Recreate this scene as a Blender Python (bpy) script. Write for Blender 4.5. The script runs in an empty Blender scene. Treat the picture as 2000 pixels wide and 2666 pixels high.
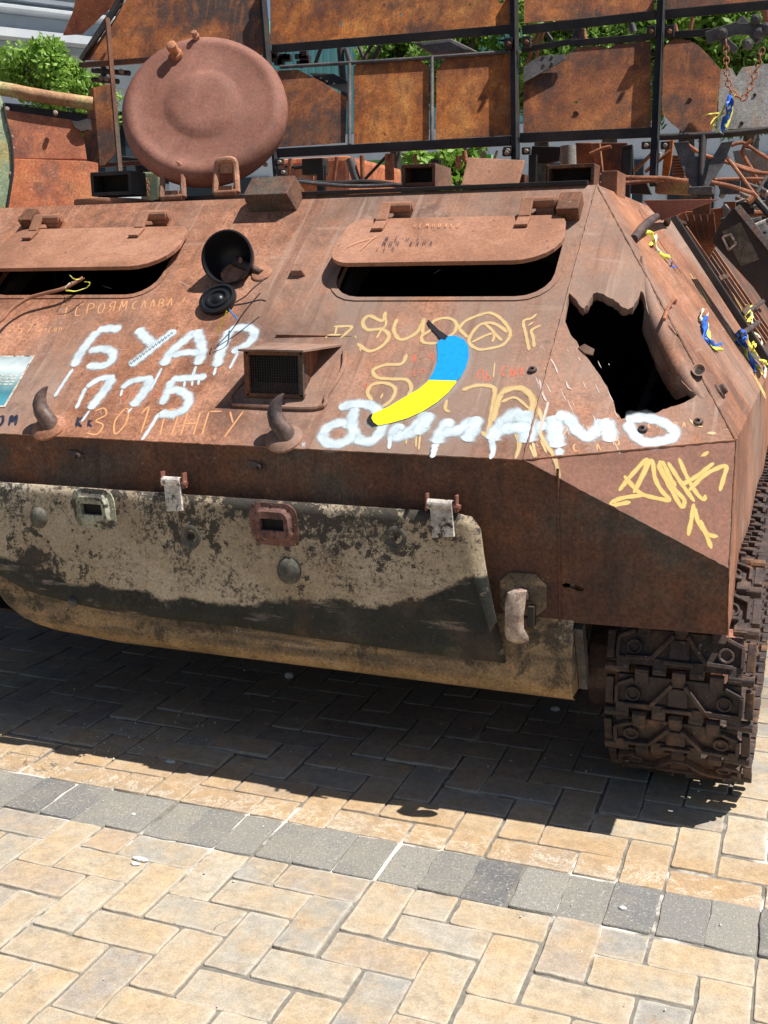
import bpy, bmesh, math, random
import numpy as np
from mathutils import Vector, Matrix
from mathutils.geometry import tessellate_polygon
random.seed(7)
sc = bpy.context.scene
COL = sc.collection

# ------------------------------------------------------------------ camera
CR = np.array([[0.9334189848197845, 0.35866718220433824, -0.009319398457135808],
               [0.06605971648531583, -0.19733273151422748, -0.9781083308770115],
               [-0.3526543812798624, 0.9123692484311019, -0.20788757029073102]])
CC = np.array([1.4148390672323652, -1.5213782526439976, 1.2864565514586215])
CF = 2850.0
cam_d = bpy.data.cameras.new('camera'); cam = bpy.data.objects.new('camera', cam_d); COL.objects.link(cam)
cam_d.sensor_width = 36; cam_d.lens = 36 * CF / 2666; cam_d.clip_start = .05; cam_d.clip_end = 1000
cam.matrix_world = Matrix(((CR[0][0], -CR[1][0], -CR[2][0], CC[0]), (CR[0][1], -CR[1][1], -CR[2][1], CC[1]),
                           (CR[0][2], -CR[1][2], -CR[2][2], CC[2]), (0, 0, 0, 1)))
sc.camera = cam
# ------------------------------------------------------------------ light
TO_SUN = Vector((.46, .06, 1)).normalized()
w = bpy.data.worlds.new('World'); sc.world = w; w.use_nodes = True
wn = w.node_tree.nodes; wl = w.node_tree.links
sky = wn.new('ShaderNodeTexSky'); sky.sky_type = 'NISHITA'; sky.sun_disc = False
sky.sun_elevation = math.asin(TO_SUN.z); sky.sun_rotation = math.atan2(TO_SUN.x, TO_SUN.y)
wl.new(sky.outputs[0], wn['Background'].inputs[0]); wn['Background'].inputs[1].default_value = .055
sd = bpy.data.lights.new('sun', 'SUN'); sd.energy = 5; sd.angle = math.radians(.55); sd.color = (1, .96, .9)
so = bpy.data.objects.new('sun', sd); COL.objects.link(so); so.rotation_euler = TO_SUN.to_track_quat('Z', 'Y').to_euler(); so.location = (0, 0, 20)
sc.view_settings.view_transform = 'Standard'; sc.view_settings.look = 'None'; sc.view_settings.gamma = 1
sc.view_settings.use_curve_mapping = False; sc.view_settings.exposure = .55
sc.render.resolution_x = 768; sc.render.resolution_y = 1024
sc.render.engine = 'CYCLES'
sc.cycles.transparent_max_bounces = 24

# ------------------------------------------------------------------ measuring helpers: where a sight line meets a plane of the place
K = 2000 / 1659
def ray(x, y): return CR.T @ np.array([(x * K - 1000) / CF, (y * K - 1333) / CF, 1.])
def onP(x, y, p0, n):
    v = ray(x, y); n = np.array(n, float); return CC + v * ((np.array(p0, float) - CC) @ n) / (v @ n)
def onY(x, y, Y): return onP(x, y, (0, Y, 0), (0, 1, 0))
def onZ(x, y, Z=0.): return onP(x, y, (0, 0, Z), (0, 0, 1))
def onX(x, y, X): return onP(x, y, (X, 0, 0), (1, 0, 0))
# hull planes
GY, GZ, RY, RZ = .911, .878, 1.695, 1.542
F0 = np.array([0, GY, GZ]); SV = np.array([0, RY - GY, RZ - GZ]); SL = np.linalg.norm(SV); SV = SV / SL
NV = np.cross([1, 0, 0], SV)
def GL(u, v, w=0.): return F0 + np.array([u, 0, 0]) + SV * v + NV * w
def guv(x, y): p = onP(x, y, F0, NV) - F0; return p[0], p @ SV
G0 = np.array([.819, GY, GZ]); R0 = np.array([.826, RY, RZ]); C1 = np.array([1.283, GY, .660])
G1 = np.array([1.273, 1.08, .920])
def pn(a, b, c):
    n = np.cross(b - a, c - a); return n / np.linalg.norm(n)
CN = pn(G0, G1, R0); FN = pn(C1, G1, G0)
SN = np.array([G1[2] - R0[2], 0, -(G1[0] - R0[0])]); SN = -SN / np.linalg.norm(SN)
if SN[0] < 0: SN = -SN
if CN[2] < 0: CN = -CN
if FN[2] < 0: FN = -FN
def front(x, y, lift=0.):
    """point on the sloped front of the hull: main plate, right cheek plate or lower facet"""
    p = onP(x, y, F0, NV)
    if p[0] <= .822 and (p - F0) @ SV >= -.002: return p + NV * lift
    q = onP(x, y, G0, CN); r = onP(x, y, G0, FN)
    # weld line between cheek and facet decides
    yl = 993 + (x - 1130) * (950 - 993) / (1590 - 1130)
    return (q + CN * lift) if y <= yl else (r + FN * lift)
def side(x, y, lift=0.): return onP(x, y, R0, SN) + SN * lift

# ------------------------------------------------------------------ node helpers
class NT:
    def __init__(s, name):
        s.m = bpy.data.materials.new(name); s.m.use_nodes = True; s.t = s.m.node_tree
        s.b = s.t.nodes['Principled BSDF']; s.out = s.t.nodes['Material Output']; s._c = None
    def n(s, typ, **k):
        o = s.t.nodes.new(typ)
        for a, b in k.items(): setattr(o, a, b)
        return o
    def l(s, a, b): s.t.links.new(a, b)
    def co(s):
        if s._c is None: s._c = s.n('ShaderNodeNewGeometry').outputs['Position']
        return s._c
    def noise(s, sc_, det=6, ro=.6, stretch=None, off=0, dist=0):
        c = s.co()
        if stretch or off:
            mp = s.n('ShaderNodeMapping'); s.l(c, mp.inputs[0])
            if stretch: mp.inputs['Scale'].default_value = stretch
            mp.inputs['Location'].default_value = (off, off * .7, off * 1.3); c = mp.outputs[0]
        t = s.n('ShaderNodeTexNoise'); s.l(c, t.inputs['Vector']); t.inputs['Scale'].default_value = sc_
        t.inputs['Detail'].default_value = det; t.inputs['Roughness'].default_value = ro; t.inputs['Distortion'].default_value = dist
        return t.outputs['Fac']
    def ramp(s, f, stops, interp='LINEAR'):
        r = s.n('ShaderNodeValToRGB'); s.l(f, r.inputs[0]); e = r.color_ramp; e.interpolation = interp
        while len(e.elements) < len(stops): e.elements.new(.5)
        for el, (p, c) in zip(e.elements, stops):
            el.position = p; el.color = (*c, 1) if not isinstance(c, (int, float)) else (c, c, c, 1)
        return r.outputs[0]
    def mix(s, f, a, b, mode='MIX'):
        m = s.n('ShaderNodeMix', data_type='RGBA', blend_type=mode)
        for i, v in ((0, f), (6, a), (7, b)):
            if hasattr(v, 'links'): s.l(v, m.inputs[i])
            elif i == 0: m.inputs[0].default_value = v
            else: m.inputs[i].default_value = (*v, 1)
        return m.outputs[2]
    def math(s, op, a, b=0., c=None):
        m = s.n('ShaderNodeMath', operation=op)
        for i, v in enumerate((a, b) if c is None else (a, b, c)):
            if hasattr(v, 'links'): s.l(v, m.inputs[i])
            else: m.inputs[i].default_value = v
        return m.outputs[0]
    def xyz(s):
        x = s.n('ShaderNodeSeparateXYZ'); s.l(s.co(), x.inputs[0]); return x.outputs
    def fin(s, col, rough=.8, bump=None, bs=.3, bd=.004, metal=0.):
        if hasattr(col, 'links'): s.l(col, s.b.inputs['Base Color'])
        else: s.b.inputs['Base Color'].default_value = (*col, 1)
        if hasattr(rough, 'links'): s.l(rough, s.b.inputs['Roughness'])
        else: s.b.inputs['Roughness'].default_value = rough
        s.b.inputs['Metallic'].default_value = metal
        s.b.inputs['Specular IOR Level'].default_value = .35
        if bump is not None:
            b = s.n('ShaderNodeBump'); b.inputs['Strength'].default_value = bs; b.inputs['Distance'].default_value = bd
            s.l(bump, b.inputs['Height']); s.l(b.outputs[0], s.b.inputs['Normal'])
        return s.m

def rust(name, a, b, c, sc_=2.5, worn=None, worn_t=(.55, .72), speck=None, speck_t=(.62, .68), streak=None, fine=120, contrast=.55, bs=.35, rough=.78, off=0., extra=None):
    t = NT(name)
    big = t.noise(sc_, 7, .62, off=off, dist=.4)
    col = t.ramp(big, [(.34, a), (.5, b), (.66, c)])
    if worn: col = t.mix(t.ramp(t.noise(sc_ * .9, 6, .6, off=off + 5), [(worn_t[0], 0.), (worn_t[1], 1.)]), col, worn)
    if streak:
        st = t.noise(3, 5, .6, stretch=(9, 9, .7), off=off + 2)
        col = t.mix(t.ramp(st, [(.52, 0.), (.72, .8)]), col, streak)
    if speck: col = t.mix(t.ramp(t.noise(38, 5, .7, off=off + 9), [(speck_t[0], 0.), (speck_t[1], 1.)]), col, speck)
    fn = t.noise(fine, 3, .75, off=off)
    col = t.mix(contrast, col, t.ramp(fn, [(.3, .18), (.5, .55), (.7, 1.)]), 'OVERLAY')
    mid = t.noise(22, 5, .7, off=off + 3)
    col = t.mix(contrast * .8, col, t.ramp(mid, [(.32, .25), (.68, .8)]), 'OVERLAY')
    if name.endswith('rust_panel'):
        rv = t.n('ShaderNodeObjectInfo').outputs['Random']; col = t.mix(t.ramp(rv, [(0., .0), (1., .55)]), col, t.mix(t.ramp(t.noise(5, 6, .7, off=off + 77), [(.42, 0.), (.6, 1.)]), col, (.10, .05, .036)))
    if extra: col = extra(t, col)
    h = t.math('ADD', t.math('MULTIPLY', mid, .7), t.math('MULTIPLY', fn, .35))
    return t.fin(col, t.ramp(mid, [(.3, rough - .14), (.7, rough + .1)]), h, bs, .003)

def hull_extra(t, col):
    x = t.xyz()
    # greyish oxide veil on the middle of the upper plate, pale smears low on the plate
    g = t.noise(1.3, 5, .55, stretch=(1.6, .6, .6), off=11)
    col = t.mix(t.ramp(g, [(.5, 0.), (.66, .75)]), col, (.27, .195, .155))
    o = t.noise(1.7, 6, .6, off=31)
    col = t.mix(t.ramp(o, [(.54, 0.), (.7, .75)]), col, (.42, .175, .078))
    dk = t.noise(3.1, 7, .7, off=61, dist=.6)
    col = t.mix(t.ramp(dk, [(.56, 0.), (.68, .7)]), col, (.105, .056, .042))
    # rain streaks running down the slope
    stx = t.noise(2.2, 5, .65, stretch=(14, .9, .9), off=71)
    col = t.mix(t.ramp(stx, [(.54, 0.), (.70, .55)]), col, (.15, .07, .045))
    col = t.mix(t.ramp(t.noise(2.6, 5, .65, stretch=(18, .8, .8), off=75), [(.60, 0.), (.72, .45)]), col, (.42, .29, .22))
    col = t.mix(t.ramp(t.noise(5.5, 7, .75, off=81), [(.60, 0.), (.64, .6)]), col, (.36, .24, .19))
    # fine scratches
    s = t.noise(30, 3, .5, stretch=(1, .05, .05), off=3); s2 = t.noise(26, 2, .5, stretch=(.06, 1, 1), off=8)
    col = t.mix(t.ramp(s, [(.66, 0.), (.7, .35)]), col, (.42, .27, .2))
    col = t.mix(t.ramp(s2, [(.68, 0.), (.72, .3)]), col, (.42, .27, .2))
    return col
M = {}
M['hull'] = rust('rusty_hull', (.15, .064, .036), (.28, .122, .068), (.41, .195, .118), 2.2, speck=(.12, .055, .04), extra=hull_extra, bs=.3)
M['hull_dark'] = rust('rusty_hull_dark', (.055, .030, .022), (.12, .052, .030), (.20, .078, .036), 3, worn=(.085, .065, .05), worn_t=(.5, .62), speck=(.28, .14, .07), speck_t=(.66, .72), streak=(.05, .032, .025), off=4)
M['facet'] = rust('rusty_facet', (.20, .092, .062), (.26, .122, .082), (.32, .16, .11), 3, worn=(.25, .18, .165), off=14, bs=.2, contrast=.3)
M['cover'] = rust('rusty_cover', (.155, .062, .042), (.215, .090, .062), (.29, .13, .095), 2.5, off=7, bs=.22, contrast=.3)
M['visor'] = rust('rusty_visor', (.23, .105, .062), (.30, .14, .082), (.36, .18, .115), 4, speck=(.18, .08, .055), off=17, bs=.2, contrast=.3)
M['inside'] = rust('charred_shaded_inside', (.006, .005, .005), (.012, .009, .008), (.025, .015, .01), 3)  # charring plus the shade inside openings, put in as near-black colour
M['orange'] = rust('orange_rust_panel', (.20, .06, .02), (.44, .14, .03), (.62, .25, .065), 4.2, worn=(.12, .05, .032), worn_t=(.52, .66), speck=(.12, .045, .022), streak=(.15, .05, .022), off=2, contrast=.6, bs=.4)
M['orange2'] = rust('brown_rust_panel', (.13, .048, .026), (.29, .095, .036), (.48, .175, .055), 4, worn=(.085, .052, .042), worn_t=(.48, .62), speck=(.10, .045, .03), streak=(.36, .13, .04), off=23, contrast=.55)
M['red'] = rust('red_rust_sheet', (.25, .07, .04), (.38, .13, .065), (.48, .19, .09), 3, worn=(.2, .07, .05), worn_t=(.5, .6), speck=(.5, .24, .13), off=29)
M['burnt'] = rust('burnt_red_sheet', (.3, .085, .045), (.48, .15, .065), (.55, .22, .09), 4, worn=(.22, .1, .07), worn_t=(.52, .64), speck=(.7, .32, .18), off=41)
M['black'] = rust('charred_steel', (.018, .016, .016), (.03, .026, .025), (.055, .042, .036), 5, speck=(.1, .05, .03), speck_t=(.66, .72), rough=.6, contrast=.3, bs=.2)
M['grey'] = rust('grey_burnt_steel', (.05, .048, .05), (.09, .085, .085), (.15, .13, .12), 5, speck=(.13, .07, .045), rough=.6, off=6)
M['iron'] = rust('dark_cast_iron', (.045, .032, .032), (.075, .05, .045), (.13, .08, .062), 9, speck=(.2, .11, .07), rough=.58, off=8, bs=.5)
M['track'] = rust('track_steel', (.028, .021, .020), (.05, .036, .032), (.10, .062, .048), 9, worn=(.17, .085, .045), worn_t=(.56, .7), speck=(.26, .2, .16), speck_t=(.66, .7), rough=.62, off=12, bs=.6)
M['track_rust'] = rust('track_pin_rust', (.13, .055, .035), (.22, .09, .055), (.34, .15, .09), 14, rough=.75, off=13)
M['bar'] = rust('rusty_bar', (.16, .06, .035), (.3, .115, .06), (.42, .18, .09), 8, off=19)
M['green'] = rust('pale_green_paint', (.2, .24, .14), (.27, .33, .2), (.33, .38, .26), 3, worn=(.38, .3, .12), worn_t=(.55, .62), speck=(.17, .1, .06), off=15)
M['pipe'] = rust('yellowed_rust_pipe', (.23, .1, .06), (.36, .2, .1), (.42, .36, .16), 3.5, speck=(.14, .08, .05), off=18)
M['greyplate'] = rust('grey_streaked_plate', (.2, .19, .175), (.27, .26, .245), (.33, .32, .3), 3, streak=(.4, .19, .09), speck=(.15, .12, .1), off=25)
M['hook'] = rust('pale_worn_hook', (.2, .14, .105), (.32, .24, .19), (.42, .34, .28), 22, speck=(.14, .09, .07), off=27, bs=.5)
M['whitepaint'] = rust('flaking_white_paint', (.34, .3, .26), (.5, .45, .4), (.6, .55, .5), 12, speck=(.05, .04, .035), speck_t=(.55, .6), off=28)
M['creambox'] = rust('cream_green_paint', (.16, .15, .11), (.30, .295, .22), (.38, .38, .29), 14, worn=(.06, .055, .045), worn_t=(.52, .58), speck=(.04, .036, .03), speck_t=(.56, .62), off=33)
M['slotrust'] = rust('rusted_slot', (.07, .04, .034), (.16, .075, .058), (.27, .15, .12), 16, speck=(.04, .03, .025), speck_t=(.58, .64), off=43)
M['rubber'] = NT('black_rubber').fin((.012, .012, .014), .38)
M['soot'] = rust('sooty_dimple', (.05, .048, .04), (.085, .08, .065), (.13, .12, .095), 20, off=35)

def vane_mat():
    t = NT('camouflage_vane'); x, y, z = t.xyz()
    n1 = t.noise(3.2, 7, .62, dist=.3); n2 = t.noise(28, 5, .8, off=3); n3 = t.noise(6, 6, .7, off=8)
    tan = t.ramp(n1, [(.3, (.26, .195, .125)), (.45, (.38, .30, .20)), (.6, (.46, .38, .275)), (.75, (.54, .49, .40))])
    # rough dark green stripe along the lower part of the vane
    zz = t.math('ADD', z, t.math('MULTIPLY', t.math('SUBTRACT', n1, .5), .16))
    zz = t.math('ADD', zz, t.math('MULTIPLY', t.math('SUBTRACT', n3, .5), .07))
    bd_ = t.ramp(t.math('MULTIPLY', t.math('ADD', x, 1.), .5), [(.165, .552), (.278, .478), (.53, .484), (.66, .50), (.755, .528), (.815, .56), (.865, .61)])
    g = t.ramp(t.math('SUBTRACT', bd_, zz), [(0., 0.), (.010, 1.)])
    gc = t.ramp(n3, [(.3, (.012, .013, .012)), (.55, (.024, .026, .022)), (.75, (.07, .066, .052))])
    col = t.mix(g, tan, gc)
    # scraped diagonal scratches showing tan
    mp = t.n('ShaderNodeMapping'); t.l(t.co(), mp.inputs[0]); mp.inputs['Rotation'].default_value = (0, .75, 0); mp.inputs['Scale'].default_value = (1, 1, 7)
    s = t.n('ShaderNodeTexNoise'); t.l(mp.outputs[0], s.inputs['Vector']); s.inputs['Scale'].default_value = 5; s.inputs['Detail'].default_value = 7; s.inputs['Roughness'].default_value = .7
    col = t.mix(t.ramp(s.outputs['Fac'], [(.57, 0.), (.66, .6)]), col, (.28, .23, .18))
    t2 = t.noise(9, 8, .8, off=63, dist=.8)
    col = t.mix(t.ramp(t2, [(.60, 0.), (.63, .85)]), col, t.ramp(t.noise(50, 4, .8, off=66), [(.4, (.04, .036, .03)), (.6, (.16, .13, .10))]))
    col = t.mix(t.ramp(t.noise(2.6, 6, .6, off=67), [(.55, 0.), (.68, .5)]), col, (.20, .12, .07))
    # burnt black flakes, denser along the top edge
    band = t.ramp(z, [(.58, 0.), (.75, .12)])
    f = t.math('ADD', t.math('ADD', n2, t.math('MULTIPLY', t.math('SUBTRACT', t.noise(4, 4, .6, off=13), .5), .9)), band)
    col = t.mix(t.ramp(f, [(.60, 0.), (.64, .92)]), col, (.03, .026, .022))
    n5 = t.noise(75, 6, .9, off=19); msk = t.ramp(t.noise(3.6, 5, .65, off=23), [(.46, 0.), (.60, .10)])
    col = t.mix(t.ramp(t.math('ADD', t.math('ADD', n5, msk), t.math('MULTIPLY', band, .5)), [(.60, 0.), (.63, .9)]), col, (.045, .04, .034))
    col = t.mix(t.ramp(t.noise(34, 6, .85, off=29), [(.68, 0.), (.71, .85)]), col, (.58, .54, .47))
    fn = t.noise(140, 3, .7)
    col = t.mix(.4, col, t.ramp(fn, [(.3, .2), (.7, .9)]), 'OVERLAY')
    return t.fin(col, .75, t.math('ADD', n2, fn), .25, .003)
M['vane'] = vane_mat()
def nose_mat():
    t = NT('dusty_nose'); x, y, z = t.xyz()
    n1 = t.noise(4, 7, .65, off=2, dist=.4); n2 = t.noise(30, 5, .75, off=4)
    col = t.ramp(n1, [(.3, (.10, .078, .055)), (.45, (.20, .145, .09)), (.58, (.30, .205, .115)), (.72, (.42, .36, .28))])
    mp = t.n('ShaderNodeMapping'); t.l(t.co(), mp.inputs[0]); mp.inputs['Rotation'].default_value = (0, .8, 0); mp.inputs['Scale'].default_value = (1, 1, 6)
    s = t.n('ShaderNodeTexNoise'); t.l(mp.outputs[0], s.inputs['Vector']); s.inputs['Scale'].default_value = 4; s.inputs['Detail'].default_value = 6
    col = t.mix(t.ramp(s.outputs['Fac'], [(.48, 0.), (.60, .75)]), col, (.07, .06, .048))
    b1 = t.noise(5, 8, .78, off=44, dist=.7)
    col = t.mix(t.ramp(b1, [(.50, 0.), (.56, .85)]), col, (.045, .038, .03))
    col = t.mix(t.ramp(t.noise(7, 8, .8, off=48, dist=.5), [(.58, 0.), (.64, .8)]), col, (.34, .30, .23))
    low = t.ramp(t.math('ADD', z, t.math('MULTIPLY', n2, .08)), [(.30, .0), (.36, .45), (.39, 0.)])
    col = t.mix(low, col, (.40, .25, .10))
    col = t.mix(t.ramp(n2, [(.6, 0.), (.66, .8)]), col, (.045, .035, .028))
    fn = t.noise(150, 3, .7)
    col = t.mix(.55, col, t.ramp(fn, [(.3, .15), (.7, .95)]), 'OVERLAY')
    return t.fin(col, .88, t.math('ADD', n2, fn), .5, .004)
M['nose'] = nose_mat()

def paint(name, col, hard=.5, var=.12):
    """sprayed paint: coverage falls off towards the stroke edge"""
    t = NT(name); a = t.n('ShaderNodeAttribute', attribute_name='cover').outputs['Fac']
    n = t.noise(420, 2, .6); n2 = t.noise(30, 4, .6)
    cv = t.math('ADD', a, t.math('MULTIPLY', t.math('SUBTRACT', n, .5), .45))
    cv = t.math('ADD', cv, t.math('MULTIPLY', t.math('SUBTRACT', n2, .5), .40))
    pit = t.noise(110, 5, .8, off=7); cv = t.math('SUBTRACT', cv, t.ramp(pit, [(.60, 0.), (.68, .55)]))
    al = t.ramp(cv, [(hard - .22, 0.), (hard + .02, .55), (hard + .26, .97)])
    c = t.mix(t.ramp(n2, [(.35, 0.), (.75, 1.)]), col, tuple(max(0, v * (1 - var) - .02) for v in col))
    t.l(al, t.b.inputs['Alpha'])
    return t.fin(c, .6)
M['p_white'] = paint('white_spray_paint', (.60, .69, .73), .52, .30)
def haze_paint(name, col, mx):
    t = NT(name); a = t.n('ShaderNodeAttribute', attribute_name='cover').outputs['Fac']; n = t.noise(500, 2, .6)
    t.l(t.math('MULTIPLY', t.ramp(t.math('ADD', a, t.math('MULTIPLY', t.math('SUBTRACT', n, .5), .5)), [(.1, 0.), (1.15, 1.)]), mx), t.b.inputs['Alpha']); return t.fin(col, .7)
M['p_mist'] = haze_paint('white_overspray', (.60, .66, .70), .14)
M['p_yellow'] = paint('yellow_spray_paint', (.62, .44, .21), .56)
M['p_tag'] = paint('ochre_spray_paint', (.75, .52, .17), .40)
M['p_orange'] = paint('orange_chalk_paint', (.72, .36, .17), .55)
M['p_red'] = paint('red_chalk_paint', (.66, .17, .10), .55)
M['p_dark'] = paint('dark_marker_paint', (.03, .035, .06), .55)
M['p_scratch'] = paint('pale_scratch', (.60, .48, .42), .6)
t_ = NT('bright_blue_paint'); M['p_blue'] = t_.fin(t_.mix(t_.ramp(t_.noise(60, 6, .75), [(.45, 0.), (.75, 1.)]), (.0, .30, .78), (.0, .22, .60)), .5, t_.noise(120, 3, .7), .2, .002)
t_ = NT('bright_lemon_paint'); M['p_lemon'] = t_.fin(t_.mix(t_.ramp(t_.noise(60, 6, .75), [(.45, 0.), (.75, 1.)]), (.86, .80, .01), (.70, .60, .02)), .5, t_.noise(120, 3, .7), .2, .002)
M['p_black'] = NT('black_stem_paint').fin((.015, .015, .02), .5)

# ------------------------------------------------------------------ mesh helpers
class MB:
    def __init__(s): s.v = []; s.f = []; s.c = []
    def add(s, vs, fs):
        o = len(s.v); s.v += [tuple(float(q) for q in p) for p in vs]; s.f += [tuple(i + o for i in f) for f in fs]; return s
    def box(s, c, d, ax=None):
        ax = np.eye(3) if ax is None else np.array(ax); c = np.array(c)
        vs = [c + ax[0] * d[0] / 2 * i + ax[1] * d[1] / 2 * j + ax[2] * d[2] / 2 * k for i in (-1, 1) for j in (-1, 1) for k in (-1, 1)]
        fs = [(0, 1, 3, 2), (4, 6, 7, 5), (0, 4, 5, 1), (2, 3, 7, 6), (0, 2, 6, 4), (1, 5, 7, 3)]
        if np.linalg.det(ax) < 0: fs = [f[::-1] for f in fs]
        return s.add(vs, fs)
    def bar(s, p, q, w_, h, up=(0, 0, 1)):
        p, q = np.array(p, float), np.array(q, float); d = q - p; L = np.linalg.norm(d); d /= L
        up = np.array(up, float); x = np.cross(d, up); x /= np.linalg.norm(x); z = np.cross(x, d)
        return s.box((p + q) / 2, (w_, L, h), [x, d, z])
    def tube(s, pts, r, n=8, cap=True):
        pts = [np.array(p, float) for p in pts]; rr = r if isinstance(r, (list, tuple)) else [r] * len(pts)
        vs = []; fs = []; prev = None
        for i, p in enumerate(pts):
            d = pts[min(i + 1, len(pts) - 1)] - pts[max(i - 1, 0)]; d = d / (np.linalg.norm(d) + 1e-9)
            if prev is None:
                a = np.array([0, 0, 1.]) if abs(d[2]) < .9 else np.array([1., 0, 0])
            else: a = prev
            x = a - d * (a @ d); x /= np.linalg.norm(x); prev = x; y = np.cross(d, x)
            for k in range(n):
                t = 2 * math.pi * k / n; vs.append(p + (x * math.cos(t) + y * math.sin(t)) * rr[i])
        for i in range(len(pts) - 1):
            for k in range(n):
                fs.append((i * n + k, i * n + (k + 1) % n, (i + 1) * n + (k + 1) % n, (i + 1) * n + k))
        if cap: fs.append(tuple(range(n))[::-1]); fs.append(tuple(range((len(pts) - 1) * n, len(pts) * n)))
        return s.add(vs, fs)
    def lathe(s, o, ax, prof, n=32, sx=1., x0=None, closed=False):
        """profile of (radius, height along ax)"""
        o = np.array(o, float); ax = np.array(ax, float); ax /= np.linalg.norm(ax)
        a = np.array(x0 if x0 is not None else ([1., 0, 0] if abs(ax[0]) < .9 else [0, 1., 0]), float)
        x = a - ax * (a @ ax); x /= np.linalg.norm(x); y = np.cross(ax, x); vs = []; fs = []
        for (r, h) in prof:
            for k in range(n):
                t = 2 * math.pi * k / n; vs.append(o + ax * h + (x * math.cos(t) * sx + y * math.sin(t)) * r)
        m = len(prof)
        for i in range(m - 1):
            for k in range(n): fs.append((i * n + k, i * n + (k + 1) % n, (i + 1) * n + (k + 1) % n, (i + 1) * n + k))
        fs.append(tuple(range(n))[::-1]); fs.append(tuple(range((m - 1) * n, m * n)))
        return s.add(vs, fs)
    def plate(s, pts, th, holes=(), n=None):
        """flat plate from 3D outline, thickness th behind normal n"""
        P = [[np.array(p, float) for p in pts]] + [[np.array(p, float) for p in h] for h in holes]
        if n is None:
            n = np.zeros(3)
            for i in range(len(P[0])): n += np.cross(P[0][i], P[0][(i + 1) % len(P[0])])
        n = np.array(n, float); n /= np.linalg.norm(n)
        a = np.array([1., 0, 0]) if abs(n[0]) < .9 else np.array([0, 1., 0]); x = a - n * (a @ n); x /= np.linalg.norm(x); y = np.cross(n, x)
        polys = [[Vector((p @ x, p @ y, 0)) for p in q] for q in P]
        tr = tessellate_polygon(polys); flat = [p for q in P for p in q]; m = len(flat)
        vs = flat + [p - n * th for p in flat]; fs = []
        for t in tr:
            t = list(t); nn = np.cross(flat[t[1]] - flat[t[0]], flat[t[2]] - flat[t[0]])
            if nn @ n < 0: t = t[::-1]
            fs.append(tuple(t)); fs.append(tuple(i + m for i in t[::-1]))
        o = 0
        for qi, q in enumerate(P):
            L = len(q)
            for i in range(L):
                a_, b_ = o + i, o + (i + 1) % L; fs.append((a_, a_ + m, b_ + m, b_))
            o += L
        return s.add(vs, fs)
    def build(s, name, mat, parent=None, bevel=0., smooth=False, seg=2):
        me = bpy.data.meshes.new(name); me.from_pydata(s.v, [], s.f); me.update()
        bm = bmesh.new(); bm.from_mesh(me)
        if bevel or smooth: bmesh.ops.remove_doubles(bm, verts=bm.verts, dist=1e-5)
        bmesh.ops.recalc_face_normals(bm, faces=bm.faces)
        if bevel:
            ed = [e for e in bm.edges if len(e.link_faces) == 2 and e.calc_face_angle(0) > .5]
            bmesh.ops.bevel(bm, geom=ed, offset=bevel, segments=seg, profile=.6, affect='EDGES')
        bm.to_mesh(me); bm.free()
        if smooth:
            for p in me.polygons: p.use_smooth = True
            me.set_sharp_from_angle(angle=math.radians(40))
        me.materials.append(mat)
        return link(name, me, parent)
def link(name, me, parent=None):
    o = bpy.data.objects.new(name, me); COL.objects.link(o)
    if parent is not None: attach(o, parent)
    return o
def attach(o, parent):
    o.parent = parent; root = parent; M_ = Matrix.Identity(4); p = parent
    loc = Vector((0, 0, 0))
    while p is not None: loc += p.location; p = p.parent
    # parents are unrotated: undo their offset, the mesh data is in world coordinates
    if parent.parent is None: o.matrix_parent_inverse = Matrix.Translation(-parent.location)
def tag(o, label, cat, group=None):
    o['label'] = label; o['category'] = cat
    if group: o['group'] = group
    return o
def thing(name, loc, label, cat, group=None):
    o = bpy.data.objects.new(name, None); COL.objects.link(o); o.location = loc; o.empty_display_size = .1
    return tag(o, label, cat, group)
def struct(o): o['kind'] = 'structure'; return o
def spline(pts, step=.006, closed=False):
    """Catmull-Rom through 3D points, resampled"""
    P = [np.array(p, float) for p in pts]
    if len(P) == 2: Q = [P[0] + (P[1] - P[0]) * t for t in np.linspace(0, 1, max(2, int(np.linalg.norm(P[1] - P[0]) / step)))]; return Q
    E_ = [2 * P[0] - P[1]] + P + [2 * P[-1] - P[-2]]; out = []
    for i in range(1, len(E_) - 2):
        a, b, c, d = E_[i - 1:i + 3]; k = max(2, int(np.linalg.norm(c - b) / step))
        for j in range(k):
            t = j / k; out.append(.5 * ((2 * b) + (-a + c) * t + (2 * a - 5 * b + 4 * c - d) * t * t + (-a + 3 * b - 3 * c + d) * t ** 3))
    out.append(P[-1]); return out

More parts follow.
